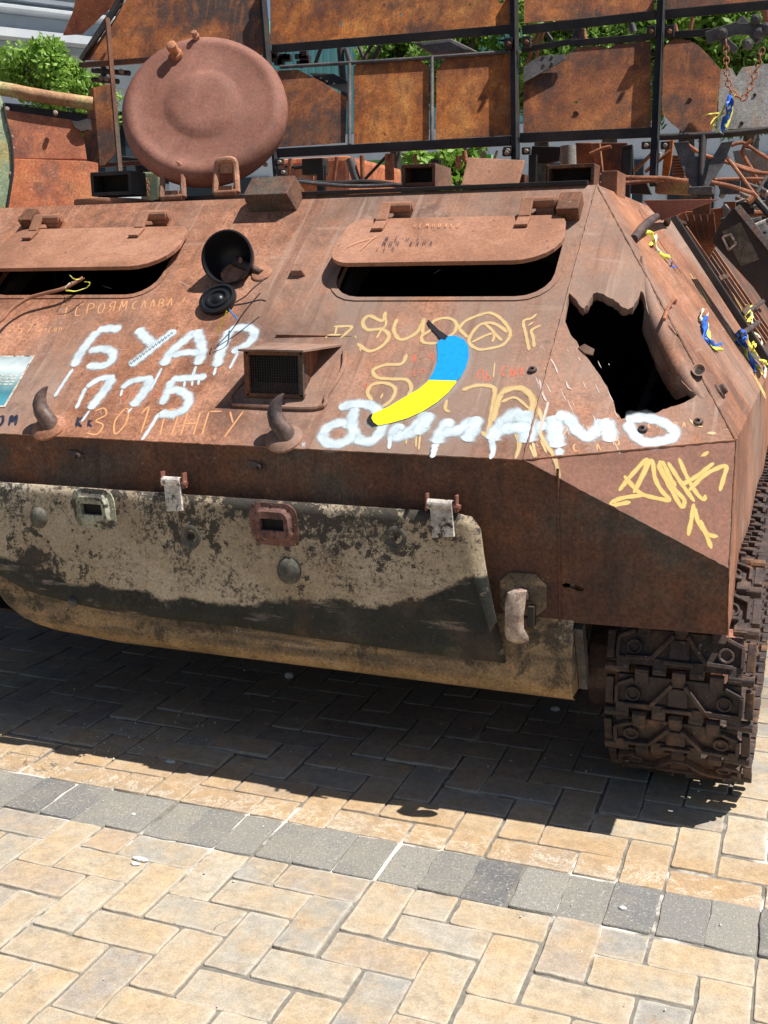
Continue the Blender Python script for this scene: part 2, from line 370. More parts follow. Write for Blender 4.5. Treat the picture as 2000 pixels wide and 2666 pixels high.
# ------------------------------------------------------------------ ground
def ground_mats():
    t = NT('tan_paver'); oi = t.n('ShaderNodeObjectInfo').outputs['Random']
    base = t.ramp(oi, [(0., (.36, .29, .205)), (.22, (.40, .33, .235)), (.4, (.37, .30, .215)), (.58, (.40, .345, .265)), (.72, (.31, .285, .24)), (.85, (.27, .255, .228)), (1., (.38, .285, .20))])
    n1 = t.noise(9, 6, .65); n2 = t.noise(45, 5, .7, off=3); n3 = t.noise(260, 3, .7)
    col = t.mix(t.ramp(n1, [(.42, 0.), (.66, .75)]), base, (.42, .30, .17))
    col = t.mix(t.ramp(t.noise(7, 6, .6, off=17), [(.56, 0.), (.7, .7)]), col, (.34, .32, .27))
    col = t.mix(t.ramp(t.noise(14, 6, .7, off=27), [(.62, 0.), (.74, .65)]), col, (.33, .19, .11))
    col = t.mix(t.ramp(t.noise(60, 4, .7, off=37), [(.70, 0.), (.74, .8)]), col, (.12, .09, .06))
    col = t.mix(t.ramp(t.noise(5, 7, .75, off=47), [(.66, 0.), (.72, .8)]), col, (.72, .66, .54))
    g_ = t.n('ShaderNodeTexCoord').outputs['Generated']; sx_ = t.n('ShaderNodeSeparateXYZ'); t.l(g_, sx_.inputs[0])
    ex = t.math('MULTIPLY', t.math('SUBTRACT', .5, t.math('ABSOLUTE', t.math('SUBTRACT', sx_.outputs[0], .5))), 2.); ey = t.math('SUBTRACT', .5, t.math('ABSOLUTE', t.math('SUBTRACT', sx_.outputs[1], .5)))
    ed_ = t.math('ADD', t.math('MINIMUM', ex, ey), t.math('MULTIPLY', t.math('SUBTRACT', n1, .5), .22))
    col = t.mix(t.ramp(ed_, [(.02, .38), (.10, 0.)]), col, (.50, .45, .37))
    col = t.mix(t.ramp(t.noise(18, 6, .75, off=91), [(.56, 0.), (.66, .5)]), col, (.22, .18, .14))
    yy_ = t.xyz()[1]
    rowm = t.ramp(t.math('ADD', t.math('ABSOLUTE', t.math('SUBTRACT', yy_, .76)), t.math('MULTIPLY', t.math('SUBTRACT', t.noise(6, 5, .6, off=95), .5), .25)), [(.04, .55), (.16, 0.)])
    col = t.mix(rowm, col, (.36, .22, .10))
    cr_ = t.noise(9, 8, .8, off=97, dist=.6)
    col = t.mix(t.ramp(t.math('ADD', t.math('ABSOLUTE', t.math('SUBTRACT', cr_, .5)), t.math('MULTIPLY', t.math('ABSOLUTE', t.math('SUBTRACT', yy_, .72)), .12)), [(.004, .75), (.016, 0.)]), col, (.66, .62, .54))
    k1 = t.noise(4.5, 3, .5, off=111, dist=.9); k2 = t.noise(1.7, 2, .5, off=113)
    crk = t.math('ADD', t.math('ABSOLUTE', t.math('SUBTRACT', k1, .5)), t.ramp(k2, [(.5, .03), (.6, 0.)]))
    col = t.mix(t.ramp(crk, [(.0015, .8), (.004, 0.)]), col, (.09, .07, .05))
    col = t.mix(t.ramp(t.noise(30, 7, .85, off=117), [(.64, 0.), (.68, .6)]), col, (.14, .11, .085))
    # the wreck's ground shadow deepened in the paver colour, with a blotchy outline
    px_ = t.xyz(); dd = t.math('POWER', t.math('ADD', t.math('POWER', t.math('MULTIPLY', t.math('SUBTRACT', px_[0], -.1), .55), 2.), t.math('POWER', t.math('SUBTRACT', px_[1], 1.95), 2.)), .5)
    shade_ = t.math('ADD', dd, t.math('MULTIPLY', t.math('SUBTRACT', t.noise(2.2, 6, .65, off=51), .5), 1.5))
    col = t.mix(t.ramp(shade_, [(.62, .58), (1.05, 0.)]), col, (.085, .085, .088))
    col = t.mix(.35, col, t.ramp(n2, [(.3, .25), (.7, .8)]), 'OVERLAY')
    col = t.mix(.3, col, t.ramp(n3, [(.3, .2), (.7, .9)]), 'OVERLAY')
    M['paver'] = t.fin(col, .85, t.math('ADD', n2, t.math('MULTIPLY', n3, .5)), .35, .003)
    t = NT('grey_granite_sett'); oi = t.n('ShaderNodeObjectInfo').outputs['Random']
    base = t.ramp(oi, [(0., (.11, .11, .115)), (.2, (.19, .185, .175)), (.5, (.23, .22, .195)), (.8, (.27, .255, .225)), (1., (.21, .20, .185))])
    n2 = t.noise(120, 3, .8); n3 = t.noise(320, 2, .7); n4 = t.noise(6, 6, .65, off=5)
    col = t.mix(t.ramp(n4, [(.45, 0.), (.7, .6)]), base, (.33, .29, .22))
    col = t.mix(t.ramp(n2, [(.56, 0.), (.64, .7)]), col, (.42, .41, .38))
    col = t.mix(t.ramp(n3, [(.34, .75), (.44, 0.)]), col, (.06, .06, .065))
    M['sett'] = t.fin(col, .85, t.math('ADD', n2, n3), .5, .004)
    t = NT('joint_mortar'); n1 = t.noise(40, 5, .75); n2 = t.noise(3.5, 5, .6, off=5)
    col = t.ramp(n1, [(.3, (.12, .11, .095)), (.7, (.24, .22, .185))])
    x, y, z = t.xyz()
    # lime bloom in the joints beside the grey course
    band = t.ramp(t.math('ABSOLUTE', t.math('SUBTRACT', y, .66)), [(.0, .15), (.35, 0.)])
    col = t.mix(t.ramp(t.math('ADD', t.math('ADD', n2, band), t.math('MULTIPLY', n1, .12)), [(.66, 0.), (.72, .85)]), col, (.60, .57, .52))
    M['mortar'] = t.fin(col, .95, n1, .6, .004)
ground_mats()
paving = struct(MB().box((0, 8, -.0545), (60, 60, .1)).build('paving', M['mortar']))   # top at -0.0045
s_ = .1
def stone_mesh(name, Lx, Ly, seed, mat, h=.0, gap=.0058, rough=.0016):
    rnd = random.Random(seed); hx, hy = Lx / 2 - gap / 2, Ly / 2 - gap / 2; r = .0042
    pts = []
    for cx, cy, a0 in ((hx - r, hy - r, 0), (-hx + r, hy - r, 90), (-hx + r, -hy + r, 180), (hx - r, -hy + r, 270)):
        rr = r * rnd.uniform(.6, 1.5)
        for k in (10, 80):
            a = math.radians(a0 + k); pts.append((cx + r - r + rr * math.cos(a) + (r - rr) * (1 if cx > 0 else -1), cy + rr * math.sin(a) + (r - rr) * (1 if cy > 0 else -1)))
    full = []
    for i, p in enumerate(pts):
        q = pts[(i + 1) % len(pts)]; full.append(p)
        if math.dist(p, q) > .05:
            for t in (.33, .66): full.append((p[0] + (q[0] - p[0]) * t + rnd.gauss(0, rough), p[1] + (q[1] - p[1]) * t + rnd.gauss(0, rough)))
    n = len(full); vs = []
    for lv, (ins, z) in enumerate(((0, -.03), (0, -.0020), (.0008, -.0006), (.0024, 0.))):
        for (x, y) in full:
            k = 1 - ins / max(abs(x), abs(y), .02); d = math.hypot(x, y)
            vs.append((x - ins * (1 if x > 0 else -1) * min(1, abs(x) / hx * 1.2), y - ins * (1 if y > 0 else -1) * min(1, abs(y) / hy * 1.2), z + h))
    fs = []
    for lv in range(3):
        for i in range(n): fs.append((lv * n + i, lv * n + (i + 1) % n, (lv + 1) * n + (i + 1) % n, (lv + 1) * n + i))
    fs.append(tuple(range(3 * n, 4 * n)))
    me = bpy.data.meshes.new(name); me.from_pydata(vs, [], fs); me.update(); me.materials.append(mat)
    for p in list(me.polygons)[:-1]: p.use_smooth = True
    return me
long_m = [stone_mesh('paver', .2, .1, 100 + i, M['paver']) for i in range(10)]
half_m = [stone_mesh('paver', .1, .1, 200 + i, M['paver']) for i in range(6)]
sett_m = [stone_mesh('sett', .1, .172, 300 + i, M['sett'], gap=.003, rough=.002) for i in range(6)]
J0, J1 = 5.0, 6.74
stones = []
def herring(i, k):
    d = (i - k) % 4
    if d == 0: return 'H'
    if d == 3: return 'V'
    return None
for i in range(-14, 26):
    for k in range(-9, 5):           # near field, row index k -> y = k .. k+1
        hh = herring(i, k)
        if hh == 'H': stones.append(('L', (i + 1) * s_, (k + .5) * s_, 0))
        elif hh == 'V':
            if k + 2 <= 5: stones.append(('L', (i + .5) * s_, (k + 1) * s_, 90))
            else: stones.append(('S', (i + .5) * s_, (k + .5) * s_, 0))
    stones.append(('G', (i + .5) * s_ + (-.003 if i % 3 else .004), (J0 + J1) / 2 * s_, 0))
    for k in range(0, 34):
        y0 = J1 + k * 1.02; hh = herring(i, k + 0)
        if hh == 'H': stones.append(('L', (i + 1) * s_, (y0 + .5) * s_, 0))
        elif hh == 'V': stones.append(('L', (i + .5) * s_, (y0 + 1.01) * s_, 90))
        elif k == 0 and (i % 4) == 2: stones.append(('S', (i + .5) * s_, (y0 + .5) * s_, 0))
def pxsize(x, y):
    q = CR @ (np.array([x, y, 0]) - CC); 
    if q[2] < .1: return 0
    px = 1000 + CF * q[0] / q[2]; py = 1333 + CF * q[1] / q[2]
    if not (-90 < px < 2090 and py < 2760): return 0
    # what the wreck hides shows nothing
    return 1 / q[2] ** 2 * abs(CC[2] / q[2]) * (.25 if (y > 1.15 and x < 1.0) else 1)
stones.sort(key=lambda t: -pxsize(t[1], t[2]))
rnd = random.Random(3); far_rest = MB(); npav = 0; nset = 0
for kd, x, y, rot in stones:
    vis = pxsize(x, y) > 0
    me = rnd.choice({'L': long_m, 'S': half_m, 'G': sett_m}[kd]); nm = 'sett' if kd == 'G' else 'paver'
    dz = rnd.gauss(0, .0014); tx = rnd.gauss(0, .006); ty = rnd.gauss(0, .006); tz = rnd.gauss(0, .008)
    jx, jy = rnd.gauss(0, .0012), rnd.gauss(0, .0012)
    R_ = Matrix.Translation((x + jx, y + jy, dz)) @ Matrix.Rotation(math.radians(rot + (180 if rnd.random() < .5 else 0)) + tz, 4, 'Z') @ Matrix.Rotation(tx, 4, 'X') @ Matrix.Rotation(ty, 4, 'Y')
    if kd == 'G': okp = nset < 60 and vis
    else: okp = npav < 300 and vis
    if okp:
        if kd == 'G': nset += 1
        else: npav += 1
        o = bpy.data.objects.new(nm, me); COL.objects.link(o); o.parent = paving; o.matrix_local = R_
    elif y < 3.6:
        far_rest.add([tuple(R_ @ v.co) for v in me.vertices], [tuple(p.vertices) for p in me.polygons])
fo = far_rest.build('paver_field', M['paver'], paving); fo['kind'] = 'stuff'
# ------------------------------------------------------------------ wrecked armoured carrier
X0, X1 = -1.565, 1.283          # hull sides; centre at -.14
van = thing('armoured_carrier', (-.14, 3.6, 0), 'burnt out rusty armoured tracked carrier covered with painted writing', 'armoured vehicle')
def rrect(u0, u1, v0, v1, r, n=5):
    out = []
    for cx, cy, a0 in ((u1 - r, v1 - r, 0), (u0 + r, v1 - r, 90), (u0 + r, v0 + r, 180), (u1 - r, v0 + r, 270)):
        for k in range(n + 1):
            a = math.radians(a0 + 90 * k / n); out.append((cx + r * math.cos(a), cy + r * math.sin(a)))
    return out
# window openings on the sloped plate (u along the hull, v up the slope)
WR = (.150, .775, .556, .850); WL = (-1.06, -.435, .570, .862)
winR = rrect(*WR, .09); winL = rrect(*WL, .09)
outer = [(X0, 0), (.819, 0), (.826, SL), (X0, SL)]
intake_hole = rrect(.02, .24, .20, .34, .02)
MB().plate([GL(*p) for p in outer], .012, [[GL(*p) for p in h] for h in (winR, winL)], NV).build('upper_front_plate', M['hull'], van)
# window frames: a raised rim round each opening, and a recessed inner lip
def ring(m, out_, in_, f, w0, w1):
    n = len(out_); vs = []
    for (p, w_) in ((out_, 0), (out_, w1), (in_, w1), (in_, w0)):
        vs += [f(a, b, w_) for a, b in p]
    fs = []
    for l in range(3):
        for i in range(n): fs.append((l * n + i, l * n + (i + 1) % n, (l + 1) * n + (i + 1) % n, (l + 1) * n + i))
    return m.add(vs, fs)
for (a, b, c, d) in (WR, WL):
    m = MB(); ring(m, rrect(a - .016, b + .016, c - .014, d + .014, .10), rrect(a, b, c, d, .09), GL, -.03, .003); m.build('window_frame', M['hull'], van, smooth=True)
    m = MB(); ring(m, rrect(a - .002, b + .002, c - .002, d + .002, .09), rrect(a + .02, b - .02, c + .02, d - .02, .08), lambda u, v, w_: GL(u, v, w_ - .05), -.05, .0); m.build('window_seal', M['black'], van)
# cheek plate with the torn hole
def CK(x, y, lift=0.): return onP(x, y, G0, CN) + CN * lift
rim = [(1228, 632), (1224, 655), (1219, 690), (1232, 722), (1246, 737), (1252, 756), (1268, 772), (1282, 792), (1297, 812), (1312, 836), (1322, 860), (1330, 890), (1342, 905), (1360, 902), (1386, 897),
       (1408, 895), (1432, 884), (1450, 878), (1466, 874), (1490, 863), (1505, 852), (1490, 843), (1474, 826), (1458, 797), (1446, 768), (1434, 740), (1418, 712), (1404, 684), (1396, 664), (1392, 640), (1384, 628), (1376, 648), (1368, 662),
       (1356, 668), (1346, 664), (1336, 654), (1324, 645), (1312, 641), (1302, 634), (1290, 631), (1281, 634), (1275, 645), (1270, 658), (1262, 666), (1254, 661), (1247, 650), (1238, 641), (1231, 634)]
rj = []
rnd = random.Random(5)
for i, p in enumerate(rim):
    q = rim[(i + 1) % len(rim)]; rj.append(p); rj.append(((p[0] + q[0]) / 2 + rnd.uniform(-1.6, 1.6), (p[1] + q[1]) / 2 + rnd.uniform(-1.6, 1.6)))
MB().plate([G0, G1, R0], .009, [[CK(*p) for p in rj]], CN).build('cheek_plate', M['hull'], van)
# bent-in lips round the hole
m = MB()
lipv = []; n = len(rj); cen = CK(1360, 770)
for i, p in enumerate(rj):
    a = CK(*p); inw = (cen - a); inw /= np.linalg.norm(inw); dz = .05 if 660 < p[1] < 840 and p[0] > 1380 else .012 if p[1] < 665 else .006
    lipv.append((a - CN * .002, a + inw * dz * .45 - CN * (dz * .6 + rnd.uniform(0, .008)), a + inw * dz * .35 - CN * (dz + .012)))
vs = [q for t in lipv for q in t]; fs = []
for i in range(n):
    j = (i + 1) % n
    for k in range(2): fs.append((i * 3 + k, j * 3 + k, j * 3 + k + 1, i * 3 + k + 1))
m.add(vs, fs); m.build('torn_lip', M['hull'], van, smooth=True)
m = MB(); rp = [(1380, 548), (1386, 590), (1396, 640), (1412, 690), (1434, 738), (1460, 790), (1486, 830), (1512, 862)]
Q = spline([CK(x + 9, y, -.012) for x, y in rp], .01); nq = len(Q); m.tube(Q, [.006 + .017 * math.sin(min(1, i / nq * 1.6) * 1.57) * (1 - max(0, i / nq - .8) * 3.4) for i in range(nq)], 14); m.build('rolled_edge', M['hull'], van, smooth=True)
# curled flaps: one hanging at the top, one small tab on the left
m = MB(); a = CK(1249, 755, .004); 
m.plate([CK(1249, 752, .003), CK(1262, 750, .012), CK(1283, 764, .016), CK(1280, 772, .010), CK(1262, 764, .004)], .004, n=CN).build('torn_tab', M['hull'], van)
# dim fittings inside the hull behind the torn hole
for a_, b_, r_, mt in (((1.02, 1.45, .66), (1.16, 1.75, .80), .03, 'grey'), ((1.10, 1.35, .60), (1.10, 1.9, .62), .045, 'black'), ((.90, 1.5, .62), (1.0, 1.9, 1.05), .015, 'grey'), ((1.18, 1.3, .7), (1.0, 1.6, .74), .012, 'grey')):
    m = MB(); m.tube([a_, b_], r_, 12); m.build('interior_pipe', M[mt], van, smooth=True)
MB().box((1.08, 1.62, .66), (.16, .22, .16)).build('interior_box', M['grey'], van, bevel=.01)
# small oval shot hole with turned lip beside the torn one
m = MB(); o = CK(1508, 806, .001); m.lathe(o, CN, [(.010, .002), (.018, .007), (.021, .012), (.018, .012), (.012, .006), (.009, .001)], 18, sx=.8); m.build('shot_hole_lip', M['hull'], van, smooth=True)
m = MB(); m.lathe(o, CN, [(.0135, .003), (.0135, .0045)], 18, sx=.8); m.build('shot_hole', M['inside'], van)
# lower right facet, front plate with right sponson front
MB().plate([C1, G1, G0], .012, n=FN).build('corner_facet', M['facet'], van)
sb1 = (X1 + .004, GY, .508); sb0 = (.914, GY, .500)
gash = [onY(x, y, GY) for x, y in ((1212, 1263), (1222, 1259), (1240, 1262), (1262, 1271), (1258, 1277), (1246, 1276), (1232, 1269), (1218, 1269))]
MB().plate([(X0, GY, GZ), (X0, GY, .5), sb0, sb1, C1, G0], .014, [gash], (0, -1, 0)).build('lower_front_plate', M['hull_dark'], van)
# sponson side, bottom, upper side plate, roof, rear, interior
Yb = 6.6
MB().plate([(sb1[0] + .001, sb1[1] + .003, sb1[2]), (X1 + .005, Yb, .5), (G1[0] + .001, Yb, .92), G1 + np.array([.001, .003, 0]), C1 + np.array([.001, .003, 0])], .012, n=(1, 0, 0)).build('sponson_side', M['hull'], van)
MB().box(((.93 + X1) / 2 - .01, (GY + Yb) / 2 + .02, .665), (X1 - .93, Yb - GY - .05, .012)).build('sponson_floor', M['inside'], van)
MB().plate([R0, G1, (G1[0], 3.05, G1[2]), (R0[0], 3.30, R0[2])], .012, n=SN).build('upper_side_plate', M['hull'], van)
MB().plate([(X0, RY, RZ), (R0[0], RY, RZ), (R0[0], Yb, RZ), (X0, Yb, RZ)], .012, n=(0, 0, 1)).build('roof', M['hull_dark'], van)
m = MB(); m.plate([(X0, GY, .5), (X0, Yb, .5), (X0, Yb, RZ), (X0, RY, RZ), (X0, GY, GZ)], .012, n=(-1, 0, 0)); m.build('left_side_plate', M['hull'], van)
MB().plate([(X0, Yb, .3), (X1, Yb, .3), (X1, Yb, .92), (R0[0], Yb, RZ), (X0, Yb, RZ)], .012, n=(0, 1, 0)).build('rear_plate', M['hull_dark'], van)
# rear deck behind the upper side plate: engine covers and a dark seam bar
def SP(Y, t, lift=0.):      # t 0 at the roof, 1 at the lower edge
    return np.array([R0[0] + (G1[0] - R0[0]) * t, Y, R0[2] + (G1[2] - R0[2]) * t]) + SN * lift
MB().plate([SP(3.3, 0, -.03), SP(3.1, 1, -.03), SP(Yb, 1, -.03), SP(Yb, 0, -.03)], .012, n=SN).build('engine_deck', M['hull_dark'], van)
for k in range(5):
    MB().bar(SP(3.6 + k * .3, .04, -.01), SP(3.6 + k * .3, .9, -.01), .05, .02, SN).build('deck_slat', M['hull'], van)
m = MB(); m.bar(SP(3.32, -.02, .012), SP(3.10, .97, .012), .045, .03, SN); m.build('seam_bar', M['black'], van, bevel=.003)
m = MB(); m.bar(SP(3.45, -.02, .0), SP(3.22, .97, .0), .02, .02, SN); m.build('seam_bar', M['grey'], van)
for t_ in (.45, .68):
    MB().bar(SP(3.3, t_, .02), SP(3.9, t_ - .02, .02), .02, .018, SN).build('deck_rod', M['hull_dark'], van)

# curved nose between the tracks; its left end is bent upwards
prof = [(.911, .505), (.905, .44), (.906, .38), (.915, .335), (.932, .305), (.965, .288), (1.02, .283), (1.3, .29), (4.5, .30)]
m = MB(); xs = [.945, .94, .8, .6, .4, .2, 0, -.2, -.36, -.452, -.50, -.547, -.575, -.603, -.63, -.659, -.682, -.705, -.727, -.748, -.762, -.772]
ZB = lambda x: float(np.interp(x, [-.79, -.772, -.748, -.727, -.705, -.659, -.603, -.547, -.452, -.36], [.55, .51, .434, .392, .358, .326, .306, .296, .291, .284]))
vs = []
for x in xs:
    zb = max(.284, ZB(x)); kk = (.505 - zb) / (.505 - .284)
    for (y, z) in prof: vs.append((x, y, zb + (z - .284) * kk if y < 1.1 else max(z, zb)))
L = len(prof); fs = [(i * L + j, (i + 1) * L + j, (i + 1) * L + j + 1, i * L + j + 1) for i in range(len(xs) - 1) for j in range(L - 1)]
m.add(vs, fs); nose = m.build('nose_plate', M['nose'], van, smooth=True)
MB().plate([(.943, GY + .002, .5), (.943, .908, .40), (.943, .94, .305), (.943, 1.3, .292), (.943, 4.5, .3), (.943, 4.5, .66), (.943, 1.1, .66), (.943, GY + .016, .66)], .01, n=(1, 0, 0)).build('hull_side_below_sponson', M['nose'], van)
MB().box((-.14, 2.7, .33), (2.15, 3.4, .01)).build('belly_plate', M['inside'], van)
m = MB(); m.bar((.955, .93, .49), (.955, 1.02, .31), .03, .02, (1, 0, 0)); m.build('side_rib', M['grey'], van)
# weld beads
def bead(m, a, b, r=.0035, seed=1, amp=.0004):
    rn = random.Random(seed); a = np.array(a); b = np.array(b); n_ = int(np.linalg.norm(b - a) / .012)
    pts = [a + (b - a) * i / n_ + np.array([rn.gauss(0, amp) for _ in range(3)]) for i in range(n_ + 1)]
    m.tube(pts, [r * rn.uniform(.7, 1.3) for _ in pts], 6)
for k, (a, b) in enumerate(((G0 + NV * .001, G1), (R0, G0 + NV * .001), (R0, G1), ((X0, GY - .001, GZ), G0), (G1, C1), (C1, sb1), (C1, G0))):
    m = MB(); bead(m, a, b, .0028 if k < 3 else .0018, k); m.build('weld_bead', M['hull'] if k < 4 else M['hull_dark'], van, smooth=True)
m = MB(); bead(m, (.914, GY - .002, .5), (.90, GY - .002, .862), .003, 33); m.build('weld_bead', M['hull_dark'], van, smooth=True)

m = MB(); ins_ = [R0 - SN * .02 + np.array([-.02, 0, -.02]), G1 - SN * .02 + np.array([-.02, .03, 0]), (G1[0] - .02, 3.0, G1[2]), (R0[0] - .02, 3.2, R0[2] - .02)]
m.plate(ins_, .01, n=SN); m.build('added_side_liner', M['inside'], van)  # unseen liner added to keep the torn hole black
m = MB(); m.plate([(X0 + .03, 2.35, .5), (1.20, 2.35, .5), (1.20, 2.35, .92), (R0[0] - .06, 2.35, RZ - .02), (X0 + .03, 2.35, RZ - .02)], .02, n=(0, -1, 0)); m.box((-.14, 1.7, .70), (2.78, 1.5, .02)); m.build('added_dark_baffle', M['inside'], van)  # bulkhead and deck added so the view through the openings is black
MB().plate([GL(*p, -.05) for p in [(X0 + .02, .05), (.78, .05), (.78, SL - .05), (X0 + .02, SL - .05)]], .004, [[GL(a, b, -.05) for a, b in h] for h in (rrect(WR[0] - .01, WR[1] + .01, WR[2] - .01, WR[3] + .01, .09), rrect(WL[0] - .01, WL[1] + .01, WL[2] - .01, WL[3] + .01, .09))], NV).build('added_front_liner', M['inside'], van)  # near-black liner added behind the front plate to darken the interior
# window visors, hinged on top and propped open
def visor(u0, u1, vt, Lp, th, r):
    c, s = math.cos(th), math.sin(th)
    def f(u, t, w_=0.): return GL(u, vt - t * c + w_ * s, .018 + t * s + w_ * c)      # t down from the hinge
    pts = []
    for cx, cy, a0 in ((u1 - .06, .06, 270), (u1 - .12, Lp - .12, 0), (u0 + r, Lp - r, 90), (u0 + .05, .05, 180)):
        rr = (.12 if a0 == 0 else r) if a0 in (0, 90) else .05
        for k in range(7):
            a = math.radians(a0 + 90 * k / 6); pts.append((cx + rr * math.cos(a), cy + rr * math.sin(a)))
    m = MB(); m.plate([f(u, t) for u, t in pts], .013, n=f(0, 0, 1) - f(0, 0, 0))
    v = m.build('window_visor', M['visor'], van, bevel=.002); return v, f
thv = math.radians(8.5)
for (u0, u1, hs) in ((.125, .785, (.259, .683)), (-1.09, -.402, (-.974, -.564))):
    v, f = visor(u0, u1, .882, .246, thv, .075)
    for hu in hs:
        m = MB(); hv = .915
        m.tube([GL(hu - .045, hv, .03), GL(hu + .05, hv, .03)], .0165, 14); m.tube([GL(hu + .05, hv, .03), GL(hu + .054, hv, .03)], .011, 10)
        m.build('hinge_barrel', M['visor'], v, bevel=.002)
        m = MB(); m.bar(GL(hu - .028, hv, .045), f(hu - .028, .03, .008), .034, .010, NV); m.bar(f(hu - .028, .025, .006), f(hu - .028, .075, .006), .036, .008, NV)
        m.build('hinge_arm', M['visor'], v, bevel=.002)
        m = MB(); m.box(GL(hu + .02, hv - .002, .012), (.05, .035, .022), [(1, 0, 0), SV, NV]); m.build('hinge_block', M['hull'], v)
# blocky stops beside the visors
for u, vv, wd, hh in ((.772, .905, .062, .075), (-1.06, .93, .05, .06)):
    m = MB(); m.box(GL(u, vv, .02), (wd, hh, .045), [(1, 0, 0), SV, NV]); m.build('visor_stop', M['hull_dark'], van, bevel=.004)
# wedge guard near the roof edge, small lug block
def prism_on_slope(name, u0, u1, v0, v1, h, mat, top=.75):
    m = MB(); a = [GL(u0, v0), GL(u1, v0), GL(u1, v1), GL(u0, v1)]; du = (u1 - u0) * (1 - top) / 2
    b = [GL(u0, v0 + .004, h), GL(u1 - 2 * du, v0 + .004, h), GL(u1 - 2 * du, v1, h * 1.05), GL(u0, v1, h * 1.05)]
    m.add(a + b, [(0, 1, 2, 3)[::-1], (4, 5, 6, 7), (0, 1, 5, 4), (1, 2, 6, 5), (2, 3, 7, 6), (3, 0, 4, 7)]); return m.build(name, mat, van, bevel=.003)
prism_on_slope('periscope_guard', -.25, -.085, .955, 1.045, .062, M['hull_dark'], .9)
prism_on_slope('lug_block', .003, .048, .648, .685, .018, M['hull'], .8)

# air intake box with mesh front and hood
ib = GL(.004, .16); iY = ib[1]; iz = ib[2]
a = onY(535, 853, iY); b = onY(655, 858, iY); c = onY(655, 762, iY); d = onY(530, 757, iY)
u0, u1, z0, z1 = a[0] - .002, b[0], a[2] - .003, (c[2] + d[2]) / 2 + .002
yb0 = GY + (z0 - GZ) / SV[2] * SV[1]; yb1 = GY + (z1 - GZ) / SV[2] * SV[1] + .02
m = MB(); t = .006
for (x0, x1) in ((u0, u0 + t), (u1 - t, u1)):
    m.plate([(x0, iY, z0), (x0, yb1, z1), (x0, iY, z1)], -(x1 - x0), n=(-1, 0, 0))
m.box(((u0 + u1) / 2, iY + .01, z0 + .004), (u1 - u0, .02, .008))
intake = m.build('air_intake', M['hull_dark'], van)
m = MB()
for x in np.linspace(u0 + .008, u1 - .008, 22): m.box((x, iY + .006, (z0 + z1) / 2), (.0016, .0016, z1 - z0 - .01))
for z in np.linspace(z0 + .008, z1 - .006, 16): m.box(((u0 + u1) / 2, iY + .008, z), (u1 - u0 - .01, .0016, .0016))
m.build('wire_mesh', M['black'], intake)
m = MB(); m.box(((u0 + u1) / 2, iY + .004, z0 + .004), (u1 - u0 + .004, .01, .01)); m.box(((u0 + u1) / 2, iY + .004, z1 - .006), (u1 - u0 + .004, .01, .01))
m.box((u0 + .004, iY + .004, (z0 + z1) / 2), (.01, .01, z1 - z0)); m.box((u1 - .004, iY + .004, (z0 + z1) / 2), (.01, .01, z1 - z0)); m.build('mesh_frame', M['hull_dark'], intake, bevel=.002)
MB().box(((u0 + u1) / 2, iY + .05, (z0 + z1) / 2), (u1 - u0 - .012, .002, z1 - z0 - .01)).build('intake_back', M['inside'], intake)
m = MB(); m.plate([(u0 - .012, iY - .018, z1 + .004), (u1 + .012, iY - .018, z1 + .004), (u1 + .050, yb1 + .02, z1 + .010), (u0 - .006, yb1 + .02, z1 + .012)], .005, n=(0, 0, 1)); m.build('hood', M['hull'], intake)
m = MB(); m.bar((u0 - .0, yb1 + .015, z1 + .022), (u1 + .06, yb1 + .022, z1 + .020), .016, .02); m.build('hood_rail', M['hull_dark'], intake)
# welded collar at its foot
m = MB(); col_ = [GL(*p, .004) for p in ((u0 - .03, .135), (u1 + .045, .135), (u1 + .06, .18), (u1 + .075, .27), (u1 + .06, .34))]
m.tube(spline(col_, .01), .006, 7); m.tube(spline([GL(u0 - .03, .135, .004), GL(u0 - .05, .17, .004), GL(u0 - .02, .26, .004)], .01), .005, 7); m.build('weld_collar', M['hull'], intake, smooth=True)

# two horns (tow-cable hooks)
for hu, hv in ((-.517, .03), (.198, .03)):
    b0 = GL(hu, hv, 0); m = MB()
    pts = [b0 + np.array(q) for q in ((.012, .0, -.006), (.004, -.004, .018), (-.014, -.006, .042), (-.022, -.004, .064), (-.020, .0, .084), (-.010, .004, .102), (.0, .006, .112))]
    r_ = [.027, .0245, .0225, .0195, .0155, .0085, .0025]
    P2 = []; RR = []
    for i in range(len(pts) - 1):
        for k in range(3): t_ = k / 3; P2.append(pts[i] * (1 - t_) + pts[i + 1] * t_); RR.append(r_[i] * (1 - t_) + r_[i + 1] * t_)
    P2.append(pts[-1]); RR.append(r_[-1]); m.tube(P2, RR, 16)
    hn = m.build('cable_horn', M['iron'], van, smooth=True)
    m = MB(); m.lathe(b0 - NV * .002, NV, [(.047, 0), (.046, .006), (.038, .012), (.03, .016), (.02, .017)], 20, sx=1.1); m.build('weld_foot', M['hull'], hn, smooth=True)

